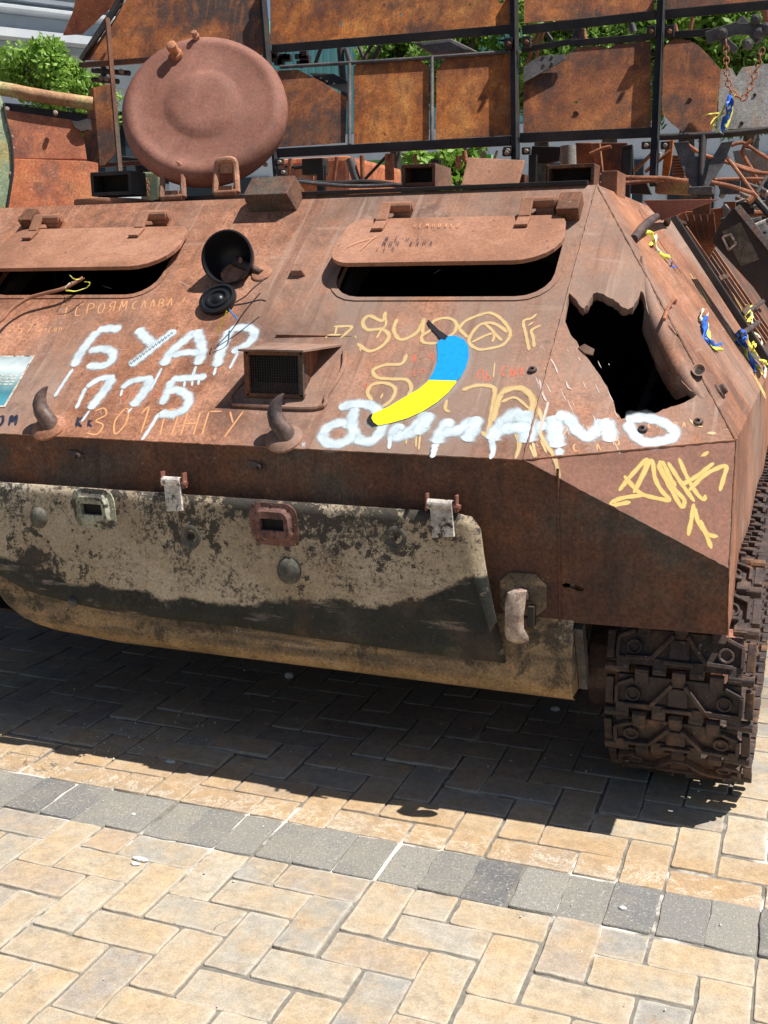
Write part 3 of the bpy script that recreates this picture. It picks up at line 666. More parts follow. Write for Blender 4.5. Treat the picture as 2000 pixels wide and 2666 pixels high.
# round cupola hatch, standing open on two hinges
ha = math.radians(28); hax = np.array([.30, -.80, .42]); hax /= np.linalg.norm(hax)
hc = onY(438, 224, 1.86); m = MB(); Rr = .281
pf = [(Rr - .012, -.075), (Rr - .001, -.055), (Rr - .003, -.032), (Rr - .014, -.012), (Rr - .030, -.002), (Rr - .046, .001), (Rr - .056, -.002), (.2, -.003), (.138, -.003), (.126, .0), (.110, .008), (.088, .013), (.060, .0145), (.03, .0145), (.004, .015)]
m.lathe(hc, hax, pf, 64, x0=(1, 0, 0)); hatch = m.build('round_hatch', M['cover'], van, smooth=True)
for k, (x, y, r_, h_) in enumerate(((381, 118, .018, .045), (424, 80, .010, .022))):
    p = onP(x, y, hc, hax); m = MB(); m.lathe(p, hax + np.array([-.25, 0, .1]), [(r_ * 1.25, -.005), (r_ * 1.25, .008), (r_ * .85, .010), (r_ * .85, h_ * .6), (r_, h_ * .62), (r_, h_), (r_ * .7, h_ + .003)], 16); m.build('hatch_bolt', M['bar'] if k == 0 else M['hull'], hatch, smooth=True)
for (x, y0, y1) in ((373, 352, 428), (489, 343, 418)):
    a = onY(x - 24, y1, 1.72); b = onY(x - 22, y0 + 8, 1.75); c = onY(x + 20, y0 + 4, 1.75); d = onY(x + 24, y1 - 2, 1.72); m = MB()
    m.tube(spline([a, b + np.array([0, 0, -.03]), b + np.array([.006, 0, 0]), (b + c) / 2 + np.array([0, 0, .006]), c + np.array([-.006, 0, 0]), c + np.array([0, 0, -.03]), d], .01), .0105, 8)
    m.box((b + c) / 2 + np.array([0, .004, -.018]), (.045, .008, .035)); m.box((a + d) / 2 + np.array([0, .0, .012]), (.05, .014, .02))
    m.tube([(a + d) / 2 + np.array([-.04, .0, .0]), (a + d) / 2 + np.array([.04, 0, .0])], .012, 10)
    m.build('hatch_hinge', M['hull'], hatch, smooth=True)
# hatch ring on the roof
m = MB(); rc = np.array([hc[0] + .02, 2.12, RZ + .01]); m.lathe(rc, (0, 0, 1), [(.34, -.01), (.34, .012), (.30, .018), (.29, -.01)], 48); m.build('hatch_ring', M['black'], van, smooth=True)

# periscope housings along the roof edge
def hood_box(x0, y0, x1, y1, Y, depth, name='periscope_housing', mat='hull_dark', wall=.010, lean=.0):
    a = onY(x0, y1, Y); b = onY(x1, y0, Y); w_, h_ = b[0] - a[0], b[2] - a[2]; m = MB(); cx = (a[0] + b[0]) / 2
    z0 = a[2]; m.box((cx, Y + depth / 2, b[2] - wall / 2), (w_, depth, wall)); m.box((cx, Y + depth / 2, z0 + wall / 2), (w_, depth, wall))
    m.box((a[0] + wall / 2, Y + depth / 2, z0 + h_ / 2), (wall, depth, h_ - 2 * wall)); m.box((b[0] - wall / 2, Y + depth / 2, z0 + h_ / 2), (wall, depth, h_ - 2 * wall))
    o = m.build(name, M[mat], van, bevel=.0015); MB().box((cx, Y + depth * .7, z0 + h_ / 2), (w_ - 2 * wall, .004, h_ - 2 * wall)).build('dark_glass', M['inside'], o)
    if lean:
        MB().plate([(a[0] - lean, Y + depth, z0), (a[0], Y, z0), (a[0], Y, b[2]), (a[0] - lean, Y + depth, b[2] - .02)], .004, n=(-1, 0, 0)).build('side_flange', M[mat], o)
    return o
hood_box(198, 368, 282, 424, 1.75, .09, mat='black', wall=.012)
hood_box(868, 352, 940, 403, 1.74, .09, lean=.0)
hood_box(1178, 352, 1284, 404, 1.73, .09, lean=.02)
a = onY(940, 403, 1.74); b = onY(968, 356, 1.8)
MB().plate([(a[0], 1.74, a[2]), (a[0] + .035, 1.80, a[2]), (a[0] + .03, 1.80, b[2] - .01), (a[0], 1.74, onY(940, 352, 1.74)[2])], .006, n=(.6, -1, 0)).build('periscope_flange', M['hull'], van)
# tilted open lid between them
m = MB(); m.plate([onY(996, 400, 1.72), onY(1118, 405, 1.72), onY(1134, 345, 1.78), onY(1010, 339, 1.78)], .010); m.build('periscope_lid', M['visor'], van, bevel=.004)
m = MB(); m.box(onY(1078, 398, 1.80), (.17, .05, .05)); m.build('periscope_housing', M['hull_dark'], van, bevel=.003)
# roof edge lip plates: dark strip in front, low round cover at the left
m = MB(); m.bar(GL(-.10, SL + .004, .006), GL(.80, SL + .004, .006), .02, .012); m.build('roof_edge_strip', M['black'], van, bevel=.002)
m = MB(); lc = onY(238, 434, 1.82); m.lathe((lc[0], 1.84, RZ + .012), (0, 0, 1), [(.13, -.012), (.135, .0), (.132, .010), (.12, .012)], 36); m.build('roof_cover', M['visor'], van, smooth=True)
m = MB(); m.tube(spline([onY(615, 385, 1.9), onY(700, 396, 1.9), onY(800, 393, 1.9), onY(870, 402, 1.9)], .02), .008, 8); m.build('roof_conduit', M['black'], van, smooth=True)
m = MB(); m.tube(spline([onY(640, 392, 1.85), onY(760, 402, 1.85), onY(900, 398, 1.85)], .02), .006, 8); m.build('roof_conduit', M['grey'], van, smooth=True)
# small upright housing and triangular flange at the right roof corner
m = MB(); m.plate([SP(1.98, .02, .0), SP(2.14, .02, .0), SP(2.14, .02, .0) + np.array([0, 0, .075]), SP(1.98, .02, 0) + np.array([0, 0, .075])], .05, n=(1, 0, 0)); m.build('corner_housing', M['hull'], van, bevel=.002)
tf = [onY(1388, 432, 2.3), onY(1552, 430, 2.3), onY(1428, 476, 2.3)]
m = MB(); m.plate(tf, .02, n=(0, -1, 0)); m.build('roof_flange', M['greyplate'] if False else M['cover'], van, bevel=.002)
# bent lifting lug on the upper side plate
m = MB(); m.tube(spline([side(1368, 517, .0), side(1376, 500, .02), side(1396, 484, .035), side(1418, 478, .035), side(1432, 482, .02), side(1436, 487, .005)], .008), .013, 10); m.build('lifting_lug', M['iron'], van, smooth=True)
m = MB(); m.tube(spline([side(1434, 690, 0), side(1436, 668, .012), side(1444, 655, .018), side(1450, 662, .01)], .005), .005, 8); m.build('small_lug', M['bar'], van, smooth=True)
m = MB(); o = side(1553, 846); m.lathe(o, SN, [(.022, 0), (.021, .005), (.014, .007), (.013, .018), (.009, .02)], 12); m.build('side_bolt', M['iron'], van, bevel=.001)
for (x, y) in ((1628, 664), (1608, 716)):
    m = MB(); p = side(x - 16, y + 12, .006); q = side(x + 18, y - 12, .03); m.tube(spline([p, (p + q) / 2 + SN * .012, q], .006), [.011] * 40 if False else .011, 10); m.build('rope_cleat', M['iron'], van, smooth=True)
for (x, y) in ((1150, 800), (1508, 912), (1388, 928)):
    m = MB(); o = front(x, y); m.lathe(o, NV, [(.012, 0), (.010, .006), (.005, .007), (.004, .003)], 10); m.build('stud', M['iron'], van)
# round lamp base plate on the slope
m = MB(); o = GL(*guv(566, 592)); m.lathe(o, NV, [(.032, 0), (.031, .004), (.028, .006), (.01, .006)], 24); m.build('lamp_mount', M['visor'], van, smooth=True)
# work lamp bowl: open, emptied reflector shell
lc = onP(492, 556, GL(0, .70, .10), (0, -1, 0)); lax = np.array([.12, -.95, .16]); lax /= np.linalg.norm(lax); m = MB()
m.lathe(lc, lax, [(.012, -.085), (.035, -.080), (.058, -.06), (.072, -.03), (.077, .0), (.080, .002), (.080, .008), (.075, .010), (.073, .004), (.068, -.025), (.054, -.055), (.03, -.074), (.01, -.078)], 40)
lamp = m.build('lamp_bowl', M['rubber'], van, smooth=True)
m = MB(); m.tube([lc - lax * .07, GL(*guv(566, 592), .004)], [.018, .01], 10); m.build('lamp_stalk', M['iron'], lamp, smooth=True)
m = MB(); o = onP(520, 562, lc - lax * .045, lax); m.lathe(o, lax, [(.009, .0), (.009, .003)], 16, sx=.7); m.build('shot_through_spot', M['visor'], lamp)
# hanging lamp insert below it
dc = onP(470, 645, GL(0, .60, .10), (0, -1, 0)); dax = np.array([.0, -.72, .70]); dax /= np.linalg.norm(dax); m = MB()
m.lathe(dc, dax, [(.02, -.045), (.035, -.04), (.04, -.03), (.048, -.02), (.056, -.008), (.056, .004), (.047, .006), (.045, .001), (.036, .0), (.034, .005), (.028, .006), (.026, .001), (.018, .0), (.014, .006), (.006, .009)], 36)
ins = m.build('lamp_insert', M['rubber'], van, smooth=True)
for k, pts in enumerate((((505, 655), (530, 640), (548, 622), (575, 600)), ((500, 660), (532, 655), (560, 648), (574, 650)), ((490, 672), (482, 690), (474, 708), (470, 718)), ((495, 668), (506, 682), (512, 690), (508, 682)))):
    m = MB(); P_ = [onP(x, y, GL(0, .6, .085 - .018 * i), NV) for i, (x, y) in enumerate(pts)]; m.tube(spline(P_, .006), .0017 if k > 1 else .0022, 6); m.build('lamp_wire', M['rubber'] if k < 2 else M['p_lemon'] if k == 2 else M['p_blue'], ins, smooth=True)

# bolts with tags on the front plate
for (x, y) in ((166, 984), (556, 1008)):
    a = onY(x, y, GY); m = MB()
    m.plate([a + np.array(q) for q in ((-.03, -.004, .008), (-.022, -.004, .014), (.012, -.004, .012), (.024, -.004, .004), (.024, -.004, -.008), (.004, -.004, -.010), (-.022, -.004, -.004))], .004, n=(0, -1, 0))
    m.lathe(a + np.array([.008, -.004, 0]), (0, -1, 0), [(.009, 0), (.009, .007), (.006, .009), (.004, .005)], 14); m.build('tagged_bolt', M['iron'], van)

# trim vane (folding wave plate)
def VN(x, y, lift=0.):
    t = (y - 1040) / 380; return onY(x, y, .884 - .010 * math.sin(max(0, min(1, t)) * 3.14) - lift)
def vtop(x): return 1038 + (x + 40) * .068
def vbot(x):
    xp = [-700, -60, 60, 200, 350, 520, 700, 860, 1090]; yp = [1190, 1205, 1275, 1312, 1334, 1353, 1380, 1402, 1431]; return float(np.interp(x, xp, yp))
m = MB(); nx, ny = 40, 12; vs = []
for i in range(nx + 1):
    s = i / nx
    for j in range(ny + 1):
        t = j / ny
        xr = np.interp(t, [0, .04, .09, .3, .6, 1], [1018, 1032, 1038, 1046, 1064, 1092]); xt = -560 + (xr + 560) * s
        yb_ = vbot(-560 + 1652 * s); yt_ = vtop(-560 + 1580 * s) + (0 if s < 1 else 6)
        vs.append(VN(xt, yt_ + (yb_ - yt_) * t))
fs = [(i * (ny + 1) + j, (i + 1) * (ny + 1) + j, (i + 1) * (ny + 1) + j + 1, i * (ny + 1) + j + 1) for i in range(nx) for j in range(ny)]
m.add(vs, fs); vane = m.build('trim_vane', M['vane'], van, smooth=True)
md = vane.modifiers.new('t', 'SOLIDIFY'); md.thickness = .010; md.offset = 0
# dished dents on the vane
for (x, y, r_, hole) in ((412, 1160, .032, 1), (855, 1162, .030, 1), (85, 1118, .030, 0), (625, 1232, .036, 0), (158, 1300, .016, 0)):
    o = VN(x, y, .004); m = MB()
    m.lathe(o, (0, -1, .05), [(r_, 0), (r_ * .96, .003), (r_ * .8, .0045), (r_ * .6, .001), (r_ * .3, .0005), (r_ * .1, .0003)] if hole else [(r_, 0), (r_ * .93, .006), (r_ * .7, .011), (r_ * .4, .014), (r_ * .1, .015)], 24, sx=.95)
    dn = m.build('dent', M['soot'], vane, smooth=True)
    if hole:
        m = MB(); rn = random.Random(x); pts = []
        for k in range(9):
            a = k / 9 * 6.283; rr = (.013 if x == 412 else .008) * rn.uniform(.6, 1.2); pts.append(o + np.array([rr * math.cos(a) * (1 if x == 412 else .6), -.0012, rr * math.sin(a)]))
        m.plate(pts, .001, n=(0, -1, 0)); m.build('shot_hole', M['inside'], dn)
# framed vision slots
def slot(cx, cy, mat_):
    o = VN(cx, cy, .004); m = MB(); q = rrect(-.052, .052, -.044, .040, .024); q2 = rrect(-.066, .066, -.056, .052, .030); q3 = rrect(-.033, .033, -.016, .014, .003); q25 = rrect(-.045, .045, -.036, .032, .020)
    vs = []; n_ = len(q)
    for Q, d in ((q2, 0), (q2, .004), (q, .006), (q25, .016), (q25, .018), (q3, .017), (q3, .002)): vs += [o + np.array([a + .10 * -b, -d, b]) for a, b in Q]
    fs = [(l * n_ + i, l * n_ + (i + 1) % n_, (l + 1) * n_ + (i + 1) % n_, (l + 1) * n_ + i) for l in range(6) for i in range(n_)]
    m.add(vs, fs); s_o = m.build('vision_slot', mat_, vane, smooth=True)
    m = MB(); m.plate([o + np.array([a + .10 * -b, -.003, b]) for a, b in q3], .001, n=(0, -1, 0)); m.build('slot_opening', M['inside'], s_o)
    m = MB()
    for (a, b) in ((-.05, .045), (0, .046), (.05, .045), (-.052, -.049), (.052, -.05), (-.059, 0), (.059, 0)): m.lathe(o + np.array([a - .1 * b, -.004, b]), (0, -1, 0), [(.0035, 0), (.003, .003)], 8)
    rr_ = m.build('rivet_ring', mat_, s_o); rr_['kind'] = 'stuff'
slot(205, 1097, M['creambox']); slot(593, 1130, M['slotrust'])
# vane hinges in flaking white paint
for (x, y, w_) in ((374, 1062, .030), (954, 1112, .034)):
    a = onY(x, y - 22, .872); m = MB(); m.tube([a + np.array([-w_, 0, 0]), a + np.array([w_ * .8, 0, 0])], .013, 12); m.bar(a + np.array([0, -.004, 0]), a + np.array([.008, -.010, -.075]), w_ * 1.6, .008, (0, -1, 0))
    hg = m.build('vane_hinge', M['whitepaint'], vane, bevel=.0015)
    m = MB(); m.tube([a + np.array([w_ * .8, 0, 0]), a + np.array([w_ * 1.35, 0, -.004])], .007, 8)
    m.build('hinge_pin', M['cover'], hg)
    for sx_ in (-1.1, 1.05): MB().box(a + np.array([w_ * sx_, .004, .004]), (.004, .02, .04)).build('hinge_ear', M['cover'], hg)
# tow hook and its octagonal pad
o = onY(1130, 1282, GY - .004); m = MB()
m.plate([o + np.array([.056 * sx_ * 1., -.002, .05 * sz]) for sx_, sz in ((-1, .55), (-.6, 1), (.5, 1), (1, .5), (1, -.6), (.5, -1.1), (-.7, -1.1), (-1, -.7))], .014, n=(0, -1, 0)); pad = m.build('tow_pad', M['nose'], van, bevel=.003)
ho = onY(1114, 1330, GY - .06); m = MB()
for (z0_, z1_, x0_, x1_, y0_, y1_) in ():
    pass
secs = [(.062, .010, .0, .016, .012), (.055, .002, .0, .022, .016), (.03, -.001, -.004, .024, .018), (.0, -.002, -.006, .022, .018), (-.03, -.002, -.004, .023, .018), (-.048, .003, .0, .028, .018), (-.060, .004, .006, .026, .016), (-.066, .004, .010, .014, .012)]
vs = []
for (dz, dx_, dy_, rx_, ry_) in secs:
    for k in range(14):
        a_ = k / 14 * 6.283; vs.append(ho + np.array([dx_ + rx_ * math.cos(a_), dy_ + ry_ * math.sin(a_), dz]))
fs = [(l * 14 + k, l * 14 + (k + 1) % 14, (l + 1) * 14 + (k + 1) % 14, (l + 1) * 14 + k) for l in range(len(secs) - 1) for k in range(14)] + [tuple(range(14)), tuple(range(14 * 7, 14 * 8))]
m.add(vs, fs)
hk = m.build('tow_hook', M['hook'], van, smooth=True)
m = MB(); m.tube([ho + np.array([.0, .058, .032]), ho + np.array([.0, .0, .045])], .02, 10); m.box(ho + np.array([.004, .05, -.03]), (.03, .02, .03)); m.build('hook_shank', M['iron'], hk, bevel=.003)
m = MB(); m.box(ho + np.array([.028, .045, -.01]), (.014, .03, .05)); m.build('hook_catch', M['black'], hk)

# ------------------------------------------------------------------ running gear (right side)
TX0, TX1 = 1.020, 1.335; TXC = (TX0 + TX1) / 2
FW = (1.285, .315); FR = .262; RWh = (5.9, .35); RR_ = .25
path = []
def arc(c, r, a0, a1, n_):
    for k in range(n_ + 1):
        a = math.radians(a0 + (a1 - a0) * k / n_); path.append((c[0] + r * math.cos(a), c[1] + r * math.sin(a)))
arc(FW, FR + .012, 90, 256, 40)
for y in np.linspace(1.36, 5.6, 60): path.append((y, .038))
arc(RWh, RR_, -90, 90, 30)
for k in range(1, 60):
    t = k / 60; y = 5.9 + (FW[0] - 5.9) * t; path.append((y, .60 + (FW[1] + FR + .012 - .60) * t - .03 * math.sin(t * math.pi * 5) ** 2))
pa = np.array(path); seg = np.r_[0, np.cumsum(np.linalg.norm(np.diff(np.r_[pa, pa[:1]], axis=0), axis=1))]; TL = seg[-1]
PIT = TL / round(TL / .108); NL = round(TL / PIT)
def at(sv):
    sv %= TL; cl = np.r_[pa, pa[:1]]; return np.array([np.interp(sv, seg, cl[:, 0]), np.interp(sv, seg, cl[:, 1])])
# one link: x across, y along the run, z outwards
m = MB(); W2 = .150; P = PIT
m.box((0, 0, .002), (2 * W2 * .94, P * .80, .014))
for k in range(7):      # interlocking hinge knuckles on both sides
    x = -W2 + (k + .5) * 2 * W2 / 7
    yy = P * .5 if k % 2 == 0 else -P * .5
    m.box((x, yy * .80, .006), (2 * W2 / 7 * .74, P * .34, .022)); m.tube([(x - W2 / 7 * .74, yy * .98, .006), (x + W2 / 7 * .74, yy * .98, .006)], .0125, 8)
for sx_ in (-1, 1):     # chevron ribs and frame ribs
    m.bar((sx_ * W2 * .82, P * .26, .018), (sx_ * W2 * .42, P * .24, .018), .010, .018); m.bar((sx_ * W2 * .42, P * .25, .018), (sx_ * W2 * .10, -P * .30, .018), .010, .018)
    m.bar((sx_ * W2 * .95, P * .26, .016), (sx_ * W2 * .95, -P * .18, .016), .009, .016); m.bar((sx_ * W2 * .95, -P * .18, .016), (sx_ * W2 * .70, -P * .34, .016), .009, .014)
    m.lathe((sx_ * W2 * .70, P * .02, .010), (0, 0, 1), [(.019, 0), (.019, .009), (.0125, .009), (.0125, .002)], 12)
    m.tube([(sx_ * W2 * .90, P * .5, .004), (sx_ * W2 * 1.14, P * .5, .004)], .014, 8); m.box((sx_ * W2 * 1.07, 0, .003), (W2 * .13, P * .62, .022))
m.box((0, 0, .014), (.045, P * .42, .012)); m.bar((-.035, P * .30, .018), (.035, P * .30, .018), .010, .014)
link0 = m.build('track_link', M['track'], van, bevel=.0016, seg=1)
lm = link0.data
hole_me = MB().lathe((0, 0, .0125), (0, 0, 1), [(.0122, 0), (.0122, .0008)], 12)
first = True
def place(o, sv):
    p = at(sv); q = at(sv + .01); r = at(sv - .01); d = q - r; d /= np.linalg.norm(d)
    # path runs front wheel top -> front -> ground -> rear -> top; outward is to its right-hand side
    yv = Vector((0, d[0], d[1])); zv = Vector((0, -d[1], d[0])) * -1
    cy = np.array([3.5, .3]); 
    if zv.y * (p[0] - np.clip(p[0], FW[0], RWh[0])) + zv.z * (p[1] - .32) < 0: zv = -zv
    xv = yv.cross(zv); rn = random.Random(int(sv * 1000)); jx = rn.gauss(0, .0015)
    return Matrix(((xv.x, yv.x, zv.x, TXC + jx), (xv.y, yv.y, zv.y, p[0]), (xv.z, yv.z, zv.z, p[1]), (0, 0, 0, 1)))
for k in range(NL):
    o = link0 if k == 0 else link('track_link', lm, van)
    o.matrix_parent_inverse = Matrix.Translation(-van.location); o.matrix_basis = place(o, k * PIT)
for (cy, cz, r_) in ((FW[0], FW[1], FR - .03), (1.95, .37, .30), (2.65, .37, .30), (3.35, .37, .30), (4.05, .37, .30), (4.75, .37, .30), (RWh[0], RWh[1], RR_ - .04)):
    m = MB(); m.lathe((TXC + .07, cy, cz), (1, 0, 0), [(r_, -.12), (r_, .0), (r_ - .03, .004), (r_ - .05, -.03), (.10, -.045), (.08, .02), (.03, .03)], 32); wh = m.build('road_wheel', M['track_rust'], van, smooth=True)
m = MB(); m.tube([(.94, FW[0], FW[1]), (1.06, FW[0], FW[1])], .10, 16); m.tube([(.94, FW[0], FW[1]), (1.02, FW[0], FW[1])], .15, 16); m.build('final_drive', M['iron'], van, bevel=.004)

# ------------------------------------------------------------------ painted writing on the hull
class Paint:
    lift = .0010
def stroke(m, pts, w_, lift, mapf=front, taper=(1, 1), proj_=True):
    P3 = [mapf(x, y) for x, y in pts]; Q = spline(P3, .004)
    if len(Q) < 2: return
    Q = [np.array(q) for q in Q]; n_ = len(Q); nn = []
    vs = []; cv = []
    for i, q in enumerate(Q):
        d = Q[min(i + 1, n_ - 1)] - Q[max(i - 1, 0)]; L_ = np.linalg.norm(d)
        if L_ < 1e-7: d = np.array([1., 0, 0])
        else: d /= L_
        nrm = NV if q[0] <= .822 else (FN if abs((q - G0) @ FN) < 2e-3 and abs((q - G0) @ CN) > 1e-4 else CN)
        if mapf is not front: nrm = mapf.__dict__['n']
        s = np.cross(nrm, d); s /= np.linalg.norm(s) + 1e-9
        t = i / (n_ - 1); ww = w_ / 2 * (taper[0] * (1 - t) + taper[1] * t) * (1 + .10 * math.sin(i * .9 + w_ * 900) )
        ww *= .45 if i in (0, n_ - 1) else .8 if i in (1, n_ - 2) else 1
        for f_, c_ in ((-1.45, 0.), (-.82, .62), (0, 1.25), (.82, .62), (1.45, 0.)):
            vs.append(q + s * ww * f_ + nrm * (lift + .0000002 * i)); cv.append(c_ * (.55 if i in (0, n_ - 1) else .9 if i in (1, n_ - 2) else 1))
    fs = [(i * 5 + j, (i + 1) * 5 + j, (i + 1) * 5 + j + 1, i * 5 + j + 1) for i in range(n_ - 1) for j in range(4)]
    m.add(vs, fs); m.c += cv
def run_back(P_, k=40):
    (a, b), (c, d) = P_[0], P_[1]; L_ = math.hypot(c - a, d - b) + 1e-6; return [(a - (c - a) / L_ * k, b - (d - b) / L_ * k)] + list(P_)
def paint_obj(name, mat, strokes, mapf=front, base=0.00028, parent=None, label=None):
    m = MB(); L_ = base
    for st in strokes:
        pts, w_ = st[0], st[1]; stroke(m, pts, w_, L_, mapf, st[2] if len(st) > 2 else (1, 1)); L_ += .00001
    me = bpy.data.meshes.new(name); me.from_pydata(m.v, [], m.f); me.update(); at_ = me.attributes.new('cover', 'FLOAT', 'POINT')
    for i, c in enumerate(m.c): at_.data[i].value = c
    me.materials.append(mat); o = link(name, me, parent or van)
    if name in ('scratches', 'chalk_lettering', 'marker_writing', 'orange_smears', 'ochre_tag'): o['kind'] = 'stuff'
    if label: o['label'] = label
    return o
T4 = lambda P_: [(x * .4, 414.7 + y * .4) for x, y in P_]
T5 = lambda P_: [(580.7 + x * .35, 414.7 + y * .35) for x, y in P_]
T6 = lambda P_: [(1078.4 + x * .35, 414.7 + y * .35) for x, y in P_]
T3 = lambda P_: [(1078.4 + x * .35, 912.5 + y * .35) for x, y in P_]
wA = .033; dr = .0095
white1 = [([(655, 742), (590, 738), (525, 748)], wA), ([(530, 750), (480, 810), (430, 880), (400, 945)], wA), ([(480, 858), (560, 848), (610, 870), (600, 915), (550, 940), (470, 938)], wA * .9), ([(395, 955), (345, 1030), (295, 1108)], dr * 1.3),
          ([(745, 738), (780, 780), (830, 825)], wA), ([(950, 745), (860, 815), (780, 880), (700, 940)], wA),
          ([(880, 940), (930, 860), (1000, 800), (1060, 750)], wA), ([(1060, 745), (1090, 830), (1085, 890), (1065, 935)], wA), ([(930, 885), (1000, 868), (1080, 868)], wA * .8), ([(875, 950), (840, 1020), (810, 1075)], dr), ([(1060, 940), (1040, 1000)], dr),
          ([(1245, 740), (1210, 820), (1185, 890), (1172, 945)], wA), ([(1240, 742), (1330, 732), (1375, 762), (1340, 820), (1250, 868)], wA * .9), ([(1168, 945), (1155, 992)], dr), ([(1285, 870), (1240, 957)], dr),
          ([(468, 1055), (540, 1010), (622, 1000)], wA * .7), ([(612, 1002), (560, 1080), (520, 1130), (485, 1175)], wA), ([(465, 1055), (440, 1110), (412, 1172)], dr * 1.4), ([(485, 1180), (440, 1245)], dr),
          ([(655, 1062), (720, 1020), (828, 1005)], wA * .7), ([(818, 1005), (780, 1080), (715, 1160)], wA), ([(715, 1165), (690, 1195)], dr), ([(662, 1065), (652, 1105)], dr),
          ([(1118, 998), (1020, 1005), (925, 1012)], wA * .8), ([(930, 1015), (905, 1080), (875, 1150)], wA * .8), ([(885, 1085), (960, 1070), (1020, 1110), (1000, 1170), (930, 1200), (860, 1195)], wA * .9), ([(860, 1195), (815, 1270), (767, 1342)], dr * 1.3),
          ([(1000, 1020), (995, 1055)], dr), ([(1040, 1020), (1038, 1050)], dr), ([(1075, 1010), (1072, 1045)], dr), ([(945, 1205), (935, 1230)], dr)]
for nn_, (i0, i1) in enumerate(((0, 4), (4, 6), (6, 11), (11, 15), (15, 19), (19, 23), (23, 31))):
    paint_obj('painted_letter', M['p_white'], [(T4(s[0]),) + s[1:] for s in white1[i0:i1]], base=0.00105)
white1 = [(run_back(s[0]) if s[1] < .012 else s[0], s[1], (1.25, .6)) if s[1] < .012 else s for s in white1]
wB = .039
white2 = [(T5(p), w_) for p, w_ in [([(430, 1335), (520, 1310), (630, 1320), (695, 1385), (695, 1465), (640, 1535), (560, 1530), (520, 1460), (520, 1380), (540, 1330)], wB * .8), ([(530, 1450), (450, 1425), (365, 1455), (335, 1515), (380, 1555), (470, 1545), (530, 1490)], wB * .8),
          ([(820, 1430), (775, 1500), (860, 1490), (930, 1430), (985, 1360)], wB), ([(990, 1360), (955, 1440), (905, 1495)], wB), ([(750, 1525), (742, 1590)], dr * 1.4),
          ([(1125, 1400), (1075, 1470), (1030, 1555)], wB), ([(1070, 1485), (1170, 1470), (1270, 1400)], wB * .9), ([(1285, 1385), (1260, 1470), (1210, 1540)], wB), ([(1030, 1560), (1010, 1642)], dr * 1.8),
          ([(1370, 1535), (1420, 1460), (1490, 1390), (1570, 1355)], wB * 1.1), ([(1560, 1355), (1600, 1450), (1595, 1550)], wB * 1.2), ([(1430, 1465), (1520, 1455), (1620, 1455)], wB), ([(1378, 1545), (1385, 1600), (1368, 1650)], dr * 1.6), ([(205, 1560), (225, 1558)], wB * 1.1), ([(1660, 1420), (1700, 1470)], wB)]]
white2 += [(T6(p), w_) for p, w_ in [([(360, 1580), (345, 1490), (345, 1380)], wB * 1.1), ([(345, 1385), (420, 1390), (480, 1470), (550, 1510), (610, 1460), (640, 1405)], wB * .85), ([(640, 1400), (675, 1460), (680, 1545)], wB), ([(372, 1580), (372, 1640)], dr * 2.2),
          ([(780, 1410), (880, 1395), (990, 1415), (1070, 1465), (1075, 1510), (1000, 1540), (900, 1545), (835, 1500), (785, 1420)], wB * .75)]]
for i0, i1 in ((0, 2), (2, 5), (5, 9), (9, 13), (14, 15), (13, 14), (15, 19), (19, 20)):
    paint_obj('painted_letter', M['p_white'], [(run_back(s[0], 10), s[1], (1.2, .7)) if s[1] < .018 else s for s in white2[i0:i1]], base=0.00119)
for S_ in ([(T4(s[0]),) + s[1:] for s in white1], white2): o = paint_obj('overspray', M['p_mist'], [(s[0], s[1] * 1.35) for s in S_ if s[1] > .02], base=.0002); o['kind'] = 'stuff'
yel = [(T5(p), w_) for p, w_ in [([(722, 738), (700, 795), (620, 765), (580, 805), (610, 850), (700, 848), (742, 890), (700, 950), (620, 982), (545, 935)], .015), ([(665, 905), (690, 860), (722, 820), (718, 760)], .009), ([(540, 905), (530, 885)], .008), ([(562, 960), (568, 985)], .008),
        ([(792, 782), (772, 850), (800, 905), (850, 905), (920, 860), (960, 780)], .015), ([(960, 780), (950, 850), (955, 890)], .013),
        ([(1050, 935), (960, 930), (945, 890), (1000, 850), (1015, 800), (1090, 778), (1150, 800), (1150, 860), (1100, 900)], .013), ([(1150, 800), (1180, 850), (1230, 900)], .013),
        ([(1170, 850), (1210, 800), (1300, 760), (1370, 748), (1440, 790), (1490, 870), (1450, 940), (1370, 965), (1290, 970), (1235, 920), (1290, 830), (1370, 808), (1440, 840), (1470, 870)], .013), ([(1330, 810), (1390, 870), (1380, 930)], .011), ([(1250, 930), (1330, 890), (1385, 870)], .011), ([(1390, 870), (1440, 920)], .011),
        ([(400, 832), (510, 832), (480, 870), (440, 905)], .012), ([(350, 905), (370, 885), (450, 882)], .010), ([(420, 830), (410, 880)], .009),
        ([(852, 1000), (820, 1060), (720, 1068), (645, 1100), (670, 1145), (760, 1155), (850, 1160), (880, 1210), (860, 1260)], .014), ([(640, 1290), (610, 1240), (640, 1190), (720, 1180), (780, 1215), (760, 1280), (700, 1330)], .014), ([(705, 1240), (690, 1280)], .008),
        ([(1190, 1225), (1280, 1195), (1370, 1200), (1395, 1230), (1380, 1340), (1350, 1490), (1310, 1480)], .016), ([(1380, 1420), (1440, 1240), (1540, 1212), (1620, 1260), (1645, 1340), (1630, 1400)], .020), ([(1440, 1300), (1520, 1270), (1610, 1340)], .010), ([(1100, 1280), (1090, 1340), (1120, 1360)], .012),
        ([(850, 1510), (848, 1560)], .006), ([(910, 1505), (908, 1580)], .006), ([(935, 1500), (925, 1595)], .007), ([(1520, 1490), (1540, 1560), (1520, 1650)], .008), ([(1610, 1560), (1640, 1640)], .008), ([(1395, 1050), (1385, 1150)], .005)]]
